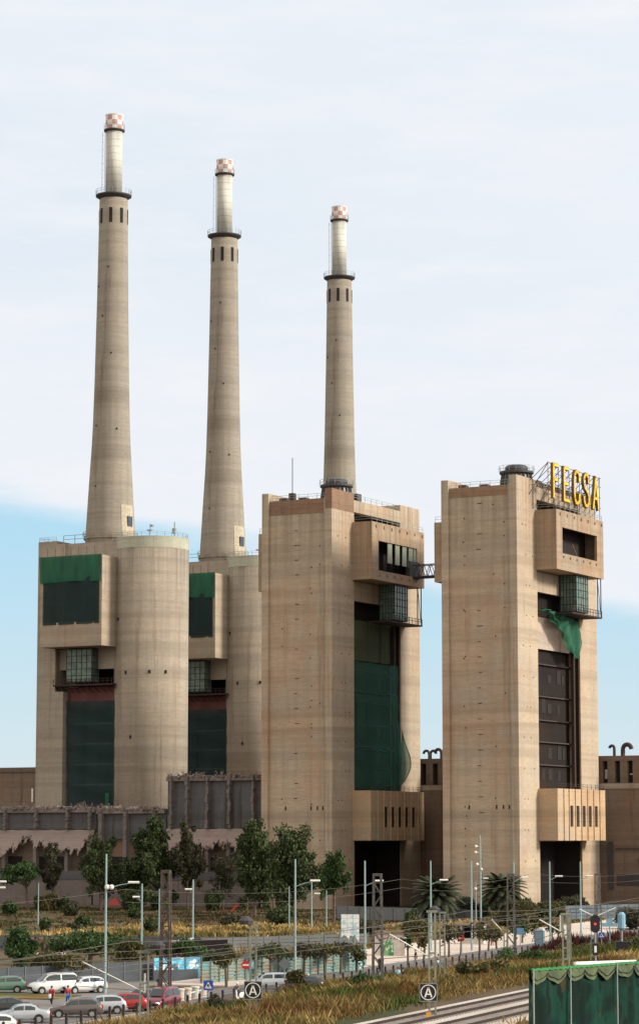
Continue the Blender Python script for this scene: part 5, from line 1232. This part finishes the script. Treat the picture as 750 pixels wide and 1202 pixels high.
sheet(lambda u, w: (u*L, .03*math.sin(u*L*5) + .015*math.sin(u*L*13+w*4), 8.9 + (ztop(u*L)-8.9)*w), 110, 14).obj('fabric', FB, e, True)
def sc_low(x): return .12 + .27*abs(math.sin(x*math.pi/.98 + .35*math.sin(x*1.9)))**.7 + .03*math.sin(x*9)
sheet(lambda u, w: (u*L, -.075 - .012*math.sin(u*L*11), ztop(u*L) - .05 - (1-w)*sc_low(u*L)), 240, 3).obj('scalloped_flap', flat('olive_flap', (.075, .10, .045), .8, 0, .4, 3), e)
sheet(lambda u, w: (u*L, -.085 - .012*math.sin(u*L*11), ztop(u*L) - .01 - (1-w)*(sc_low(u*L)+.05) ), 1, 1)
m = MB(); 
for i in range(90): m.bar((L*i/90, -.09, ztop(L*i/90)-.03+.012*math.sin(i*1.7)), (L*(i+1)/90, -.09, ztop(L*(i+1)/90)-.03+.012*math.sin((i+1)*1.7)), .03, .065)
m.obj('green_hem', flat('bright_green_hem', (.02, .20, .05), .6, 0, .15, 3), e)
m = MB(); pv = None
for i in range(241):
    x = L*i/240; q = Vector((x, -.10, ztop(x) - .06 - sc_low(x)*.8 + .05))
    if pv is not None: m.tube(pv, q, .012, 4)
    pv = q
m.obj('lacing_cord', BLK, e)
for px in (621.5, 672, 728.3):
    x = ((px-375)/FPX*75.5 - S0.x)/math.cos(rz)*.985
    x = {621.5: .03, 672: 2.10, 728.3: 4.85}[px]
    m = MB(); m.tube((x, -.13, 8.9), (x, -.13, ztop(x)-.02), .022, 6); m.obj('pole', flat('pale_steel_pole', (.32, .38, .37), .4, .3), e)
P = at(675, 1131.6, 76); Q = at(745, 1129.2, 80)
m = MB(); m.bar((0, 0, 0), Q-P, .1, .085); m.bar((0, -.05, -.06), (.35, -.05, -.08), .05, .1); m.obj('white_plank', flat('bright_white_plank', (.85, .86, .86), .5, 0, .02), loc=P, label='white plank lying along the top of the green fabric screen', category='plank')
m = MB(); m.box(-.4, L+6, -.6, .6, 3, 8.85); m.obj('platform_wall', CON, loc=(S0.x, S0.y, 0), rz=rz, label='concrete platform wall carrying the green fabric screen', category='wall')

# ------------------------------------------------------------------ cars
TYRE = flat('tyre_rubber', (.015, .015, .015), .9); RIM = flat('wheel_rim', (.45, .46, .47), .35, .6)
def glassmat():
    m = newmat('car_glass'); t = NT(m); t.b.inputs['Base Color'].default_value = (.02, .035, .04, 1); t.b.inputs['Roughness'].default_value = .08; t.b.inputs['Specular IOR Level'].default_value = .8; return m
CGL = glassmat()
def paint(name, c, metal=.3):
    if name in MATS: return MATS[name]
    m = newmat(name); t = NT(m); n = t.noise((1.3,)*3, 3); cc = t.mix(t.rng(n, .3, .7), tuple(x*.9 for x in c), tuple(min(1, x*1.08) for x in c)); t.l(cc, t.b.inputs['Base Color'])
    t.b.inputs['Roughness'].default_value = .32; t.b.inputs['Metallic'].default_value = metal; t.b.inputs['Coat Weight'].default_value = .6; MATS[name] = m; return m
RED_L = flat('tail_light_red', (.45, .02, .02), .3, 0, .05); HL = flat('headlight_glass', (.75, .76, .74), .15, 0, .05); TRIM = flat('black_trim', (.02, .02, .022), .6); PLATE = flat('number_plate', (.65, .65, .6), .5)
PROF = {   # stations from nose (x=0) to tail (x=1): (x, belt z, roof z or None)
 'hatch': dict(L=4.2, H=1.47, st=[(0, .55, 0), (.03, .72, 0), (.12, .82, 0), (.25, .93, 0), (.30, .96, .02), (.36, .98, .28), (.44, .98, .44), (.55, .99, .49), (.68, 1.0, .49), (.80, 1.02, .44), (.89, 1.02, .30), (.96, 1.0, .02), (.985, .85, 0), (1, .58, 0)]),
 'sedan': dict(L=4.5, H=1.42, st=[(0, .52, 0), (.03, .68, 0), (.12, .80, 0), (.26, .90, 0), (.31, .93, .02), (.38, .94, .28), (.46, .95, .43), (.56, .95, .47), (.66, .96, .45), (.75, .97, .30), (.83, .98, .03), (.92, .98, 0), (.98, .92, 0), (1, .58, 0)]),
 'estate': dict(L=4.6, H=1.52, st=[(0, .55, 0), (.03, .72, 0), (.10, .84, 0), (.22, .95, 0), (.26, .98, .02), (.33, 1.0, .32), (.41, 1.0, .48), (.55, 1.0, .52), (.72, 1.0, .52), (.86, 1.0, .49), (.94, 1.0, .30), (.98, .98, .02), (.995, .80, 0), (1, .58, 0)]),
 'van': dict(L=4.3, H=1.85, st=[(0, .62, 0), (.03, .85, 0), (.12, .98, 0), (.20, 1.05, .02), (.28, 1.1, .35), (.36, 1.12, .62), (.48, 1.12, .72), (.62, 1.12, .73), (.78, 1.12, .73), (.92, 1.12, .70), (.985, 1.1, .5), (.99, 1.0, .02), (.996, .85, 0), (1, .6, 0)])}
def car(kind, col, px, py, head, label, lit=False, rear_red=True, bumper=None, roof=None, extra_w=1.0, group='cars in the car park and on the street'):
    P = PROF[kind]; Lc, Wc = P['L'], 1.74*extra_w; st = P['st']; n = len(st)
    b = gp(px, py); e = thing('parked_car', label, 'car', b, R(head), group); e.scale = (1.06,)*3          # local +x is forward
    def xs(f): return Lc*(.5 - f)
    def hw(f): return Wc/2*(1 - .28*max(0, (.10-f)/.10)**2 - .16*max(0, (f-.92)/.08)**2)
    def zb(f): return .24 + .10*max(0, (.06-f)/.06) + .12*max(0, (f-.95)/.05)
    m = MB(); rows = []
    for f, zl, rf in st:
        x = xs(f); h = hw(f); zr = zl + max(rf, .015); hr = h*(.80 - .10*rf)
        rows.append([(x, -h*.93, zb(f)), (x, -h, zb(f)+.22), (x, -h*.995, zl-.10), (x, -h*.93, zl), (x, -hr if rf else -h*.8, zr - (.06 if rf > .1 else 0)), (x, -hr*.8, zr), (x, hr*.8, zr), (x, hr if rf else h*.8, zr - (.06 if rf > .1 else 0)), (x, h*.93, zl), (x, h*.995, zl-.10), (x, h, zb(f)+.22), (x, h*.93, zb(f))])
    k = 12
    for r in rows: m.v += r
    for j in range(n-1):
        for i in range(k): m.f.append((j*k+i, (j+1)*k+i, (j+1)*k+(i+1) % k, j*k+(i+1) % k)); m.m.append(1 if i in (0, 11) else (2 if roof and i in (4, 5, 6) and st[j][2] > .2 else 0))
    m.f += [tuple(range(k)), tuple((n-1)*k+i for i in range(k-1, -1, -1))]; m.m += [1 if bumper else 0]*2
    body = m.obj('body', [paint(col[0], col[1]), TRIM, roof or TRIM], e, True)
    # glass: side windows, windscreen and rear window as thin panes just outside the body
    ca = [j for j in range(n) if st[j][2] >= .25]; j0, j1 = ca[0], ca[-1]
    def gl(pts, nm):
        m = MB(); m.add(pts, [tuple(range(len(pts)))]); m.obj(nm, CGL, e)
    def rp(j, i, off):
        v = Vector(rows[j][i]); v.y += off*(1 if v.y > 0 else -1); return v
    mid = (j0+j1)//2
    for s, (il, ih) in ((-1, (3, 4)), (1, (8, 7))):
        for ja, jb in ((j0, mid), (mid, j1)):
            lo = [Vector(rows[j][il]).lerp(Vector(rows[j][ih]), .10) + Vector((0, s*.022, 0)) for j in range(ja, jb+1)]; hi_ = [Vector(rows[j][il]).lerp(Vector(rows[j][ih]), .86) + Vector((0, s*.022, 0)) for j in range(ja, jb+1)]
            lo[0] = lo[0].lerp(lo[1], .12); hi_[0] = hi_[0].lerp(hi_[1], .12); lo[-1] = lo[-1].lerp(lo[-2], .1); hi_[-1] = hi_[-1].lerp(hi_[-2], .1)
            m = MB(); q = len(lo); m.add(lo + hi_, [(i, i+1, q+i+1, q+i) for i in range(q-1)]); m.obj('side_window', CGL, e)
    for jf, jb, nm, sg_ in ((j0-1, j0+1, 'windscreen', 1), (j1+1, j1, 'rear_window', -1)):
        A = [Vector(rows[jf][5]).lerp(Vector(rows[jb][5]), .12), Vector(rows[jf][6]).lerp(Vector(rows[jb][6]), .12), Vector(rows[jb][6]).lerp(Vector(rows[jf][6]), .1), Vector(rows[jb][5]).lerp(Vector(rows[jf][5]), .1)]
        A = [a + Vector((sg_*.05, 0, .05)) for a in A]; gl(A, nm)
    # wheels
    for f in (.19, .80):
        for s in (-1, 1):
            x = xs(f); y = s*(Wc/2 - .06)
            m = MB(); m.tube((x, y - .11, .31), (x, y + .11, .31), .31, 20); w = m.obj('wheel', TYRE, e)
            m = MB(); m.tube((x, y + s*.112, .31), (x, y + s*.125, .31), .20, 10); m.obj('rim', RIM, w)
            m = MB(); m.tube((x, y + s*.02, .33), (x, y + s*.075, .33), .37, 20); m.obj('wheel_arch', TRIM, e)
    f0, f1 = .015, .99
    for s in (-1, 1):
        m = MB(); x = xs(.03); m.box(x-.12, x+.10, s*Wc*.30-.16, s*Wc*.30+.16, .58, .72); m.obj('headlight', flat('lit_headlight', (1, .95, .85), .2, 0, 0, 1, 3.0) if lit else HL, e)
        m = MB(); x = xs(.985); zt = st[-3][1] if kind in ('hatch', 'estate', 'van') else .9
        m.box(x-.06, x+.12, s*Wc*.40-.10, s*Wc*.40+.095, zt-.34, zt-.08); m.obj('tail_light', RED_L, e)
        m = MB(); x = xs(st[j0][0]) + .05; m.box(x-.08, x+.08, s*(Wc/2+.06)-.08, s*(Wc/2+.06)+.08, st[j0][1]+.02, st[j0][1]+.14); m.obj('wing_mirror', paint(col[0], col[1]), e)
    m = MB(); x = xs(0); m.box(x-.05, x+.05, -Wc*.36, Wc*.36, .28, .45); m.box(xs(1)-.05, xs(1)+.06, -Wc*.38, Wc*.38, .34, .48); m.obj('bumper', TRIM if bumper else paint(col[0], col[1]), e)
    m = MB(); m.box(x+.04, x+.062, -.26, .26, .32, .42); m.box(xs(1)-.062, xs(1)-.052, -.26, .26, .6, .7); m.obj('number_plate', PLATE, e)
    m = MB(); m.box(x-.08, x+.02, -.45, .45, .50, .62); m.obj('grille', TRIM, e)
    return e
SILVER = ('silver_paint', (.42, .45, .50)); GREYC = ('graphite_paint', (.12, .105, .10)); WHITE = ('white_paint', (.72, .74, .75)); GREENC = ('green_car_paint', (.10, .22, .17)); REDC = ('red_car_paint', (.33, .015, .02)); NAVY = ('navy_paint', (.025, .04, .065)); MAR = ('maroon_paint', (.20, .035, .05)); BLKC = ('black_car_paint', (.02, .022, .025))
car('hatch', GREENC, 4, 1166, 184, 'green hatchback cut by the left edge in front of the dark hoarding', bumper=1)
car('van', WHITE, 62, 1167, 205, 'white van with a black lower front, parked under the yellow green tree', bumper=1)
car('hatch', WHITE, 98, 1166.5, 212, 'white hatchback facing left, right of the white van', bumper=1)
car('sedan', SILVER, 24, 1201.5, 187, 'silver saloon nose to the left, nearest to the lower left corner')
car('sedan', BLKC, 4, 1193, 187, 'black car mostly hidden behind the silver saloon at the left edge')
car('hatch', WHITE, -14, 1216, 187, 'white car bonnet just showing in the lower left corner')
car('hatch', GREYC, 89, 1195, 184, 'dark grey hatchback in the front row, side on, nose to the left')
car('hatch', SILVER, 117, 1191, 192, 'silver car tucked right behind the dark grey hatchback', )
car('hatch', REDC, 142, 1188.5, 190, 'red hatchback with a pale rear window right of the silver car')
car('hatch', NAVY, 160, 1184, 196, 'dark blue car between the red hatchback and the first batten mast')
car('van', MAR, 190, 1186.5, 250, 'maroon van facing the camera with a lit headlight, behind the left lattice mast', lit=True, bumper=1)
car('estate', SILVER, 317, 1162, 187, 'silver estate car driving left on the street', bumper=1)
car('hatch', BLKC, 352, 1166, 190, 'dark car behind the street fence posts, right of the silver estate')

# ------------------------------------------------------------------ people
SKIN = flat('skin', (.42, .25, .17), .6, 0, .05); HAIR = flat('dark_hair', (.03, .02, .015), .7)
def skinned(name, verts, edges, radii, mat, parent, root=0, sub=1):
    me = bpy.data.meshes.new(name); me.from_pydata(verts, edges, []); me.materials.append(mat)
    o = link(name, me, parent); md = o.modifiers.new('skin', 'SKIN'); md.use_smooth_shade = True
    for i, r in enumerate(radii):
        sv = me.skin_vertices[0].data[i] if me.skin_vertices else None
        if sv: sv.radius = (r, r); sv.use_root = (i == root)
    s = o.modifiers.new('sub', 'SUBSURF'); s.levels = sub; s.render_levels = sub; return o
def person(px, py, label, top, legs, H=1.72, facing=0, pose='walk', z=0., loc=None, hairm=HAIR, group=None):
    b = loc if loc is not None else gp(px, py, z); e = thing('person', label, 'person', b, R(facing), group)
    s = H/1.72; st = .2 if pose == 'walk' else .04
    if pose == 'ride':
        J = dict(pel=(0, -.05, .82), ch=(0, .05, 1.22), nk=(0, .08, 1.40), hd=(0, .10, 1.56), sl=(-.18, .05, 1.34), el=(-.26, .25, 1.12), wl=(-.24, .48, 1.08), sr=(.18, .05, 1.34), er=(.26, .25, 1.12), wr=(.24, .48, 1.08),
                 hl=(-.1, -.02, .80), kl=(-.2, .38, .76), al=(-.2, .36, .40), tl=(-.2, .50, .35), hr=(.1, -.02, .80), kr=(.2, .38, .76), ar=(.2, .36, .40), tr=(.2, .50, .35))
    else:
        J = dict(pel=(0, 0, .93), ch=(0, .01, 1.25), nk=(0, .02, 1.43), hd=(0, .04, 1.60), sl=(-.19, 0, 1.38), el=(-.25, -.04, 1.12), wl=(-.26, .10, .88), sr=(.19, 0, 1.38), er=(.25, .05, 1.12), wr=(.25, .16, .90),
                 hl=(-.09, 0, .90), kl=(-.10, st*.6, .49), al=(-.10, st*1.1, .08), tl=(-.10, st*1.1+.17, .03), hr=(.09, 0, .90), kr=(.10, -st*.1, .49), ar=(.10, -st*1.3, .10), tr=(.10, -st*1.3+.16, .03))
    names = list(J); idx = {k: i for i, k in enumerate(names)}; V = [Vector(J[k])*s for k in names]
    E = [('pel', 'ch'), ('ch', 'nk'), ('nk', 'hd'), ('ch', 'sl'), ('sl', 'el'), ('el', 'wl'), ('ch', 'sr'), ('sr', 'er'), ('er', 'wr'), ('pel', 'hl'), ('hl', 'kl'), ('kl', 'al'), ('al', 'tl'), ('pel', 'hr'), ('hr', 'kr'), ('kr', 'ar'), ('ar', 'tr')]
    rad = dict(pel=.135, ch=.15, nk=.055, hd=.10, sl=.07, el=.045, wl=.035, sr=.07, er=.045, wr=.035, hl=.09, kl=.06, al=.042, tl=.035, hr=.09, kr=.06, ar=.042, tr=.035)
    skinned('body', V, [(idx[a], idx[b_]) for a, b_ in E], [rad[k]*s for k in names], SKIN, e)
    def sub(nm, keys, ed, g, mat):
        ii = {k: i for i, k in enumerate(keys)}; skinned(nm, [V[idx[k]] for k in keys], [(ii[a], ii[b_]) for a, b_ in ed], [(rad[k]*1.2+g)*s for k in keys], mat, e)
    sub('jacket', ['pel', 'ch', 'sl', 'el', 'sr', 'er'], [('pel', 'ch'), ('ch', 'sl'), ('sl', 'el'), ('ch', 'sr'), ('sr', 'er')], .015, top)
    sub('trousers', ['pel', 'hl', 'kl', 'al', 'hr', 'kr', 'ar'], [('pel', 'hl'), ('hl', 'kl'), ('kl', 'al'), ('pel', 'hr'), ('hr', 'kr'), ('kr', 'ar')], .01, legs)
    m = MB(); c = V[idx['hd']] + Vector((0, -.015, .05))*s
    for j in range(6):
        for i in range(10): pass
    prof = [(.001, .10), (.07, .085), (.105, .03), (.108, -.03), (.085, -.08)]
    m.lathe([(r*s, c.z + zz*s) for r, zz in reversed(prof)], 12, 0, (c.x, c.y)); m.obj('hair', hairm, e, True)
    for sd_, wk in ((-1, 'wl'), (1, 'wr')):     # hands: palm, four fingers, thumb in one mesh
        w = V[idx[wk]]; d = (w - V[idx['el' if sd_ < 0 else 'er']]).normalized(); m = MB(); q = w + d*.09*s; m.bar(w, q, .075*s, .03*s)
        sdv = Vector((0, 1, 0))
        for f in range(4): o = q + sdv*((f-1.5)*.019*s); m.tube(o, o + d*(.04+.012*(f % 3))*s, .009*s, 5); m.tube(o + d*(.04+.012*(f % 3))*s, o + d*.07*s - Vector((sd_*.02, 0, 0))*s, .008*s, 5)
        m.tube(w + d*.03*s, w + d*.06*s + sdv*.05*s, .011*s, 5); m.obj('hand', SKIN, e)
    return e
def cloth(n, c): return flat('cloth_' + n, c, .85, 0, .15, 4)
person(60.5, 1181.5, 'person in a red jacket and dark trousers walking, carrying a white bag', cloth('red', (.38, .02, .03)), cloth('black', (.02, .02, .03)), facing=160)
m = MB(); m.lathe([(.08, 0), (.16, .12), (.15, .34), (.05, .42)], 10); m.obj('white_bag', flat('bag_white', (.7, .72, .75), .6), loc=gp(58.7, 1181.5) + Vector((0, -.1, .62)), label='white carrier bag held by the walker in the red jacket', category='bag')
person(79.5, 1181, 'person in a red top and blue trousers walking near the grey hatchback', cloth('red2', (.40, .03, .05)), cloth('blue', (.05, .13, .38)), facing=190)
person(467, 1156.5, 'person in a pale blue shirt at the street fence right of the central lattice mast', cloth('sky', (.32, .60, .70)), cloth('dark', (.04, .04, .05)), facing=170)
person(473, 1156, 'person in dark clothes next to the one in the pale blue shirt', cloth('navy', (.02, .02, .03)), cloth('dark', (.04, .04, .05)), facing=170, H=1.62)
person(488, 1133, 'person in black with grey trousers walking on the pavement', cloth('black', (.02, .02, .03)), cloth('grey', (.16, .16, .17)), facing=100)
person(514.5, 1139, 'person with a grey backpack on the pavement behind the batten masts', cloth('greybrown', (.20, .15, .14)), cloth('white', (.5, .55, .6)), facing=20)
person(577.5, 1112, 'left walker of the couple, dark top and bare legs', cloth('dark', (.04, .04, .05)), cloth('skinny', (.25, .10, .09)), facing=185, group='strolling couple')
person(582.5, 1112, 'right walker of the couple, dark top and light trousers', cloth('navy', (.02, .02, .03)), cloth('tan', (.34, .26, .2)), facing=175, group='strolling couple')
person(187, 1168, 'person in black seen behind the roof of the maroon van', cloth('black', (.02, .02, .03)), cloth('dark', (.04, .04, .05)), facing=180)
# scooter and rider
sb = gp(279, 1176)
person(279, 1176, 'rider with a white helmet and grey jacket on the white scooter', cloth('greyjacket', (.13, .13, .15)), cloth('dark', (.04, .04, .05)), facing=150, pose='ride', loc=sb, hairm=flat('helmet_white', (.75, .75, .75), .3))
e = thing('scooter', 'white scooter ridden along the street near the left letter board', 'scooter', sb, R(150))
for y, nm in ((-.62, 'wheel'), (.66, 'wheel')):
    m = MB(); m.tube((-.06, y, .26), (.06, y, .26), .26, 16); w = m.obj('wheel', TYRE, e); m = MB(); m.tube((-.065, y, .26), (.065, y, .26), .14, 10); m.obj('rim', RIM, w)
SW = flat('scooter_white', (.75, .76, .78), .35)
m = MB(); m.prism([(-.2, .3), (.2, .3), (.17, .8), (-.17, .8)], -.85, -.05); m.prism([(-.22, .25), (.22, .25), (.22, .34), (-.22, .34)], -.05, .45); m.prism([(-.24, .34), (.24, .34), (.17, 1.02), (-.17, 1.02)], .42, .56); m.obj('body', SW, e)
m = MB(); m.prism([(-.16, .80), (.16, .80), (.13, .88), (-.13, .88)], -.8, -.05); m.obj('seat', TRIM, e)
m = MB(); m.tube((-.33, .45, 1.06), (.33, .45, 1.06), .025, 6); m.tube((0, .66, .26), (0, .47, 1.04), .05, 6); m.obj('handlebar', TRIM, e)
m = MB(); m.lathe([(.09, .82), (.11, .9), (.06, .98)], 10, 0, (0, .6)); m.obj('headlight', HL, e)
m = MB(); m.lathe([(.2, 0), (.28, .15), (.22, .32)], 8); m.obj('satellite_dish_drum', CAPW, loc=gp(357, 1201, 3.0), label='pale drum half sunk in the grass right of the left letter board', category='drum')
bpy.context.view_layer.update()
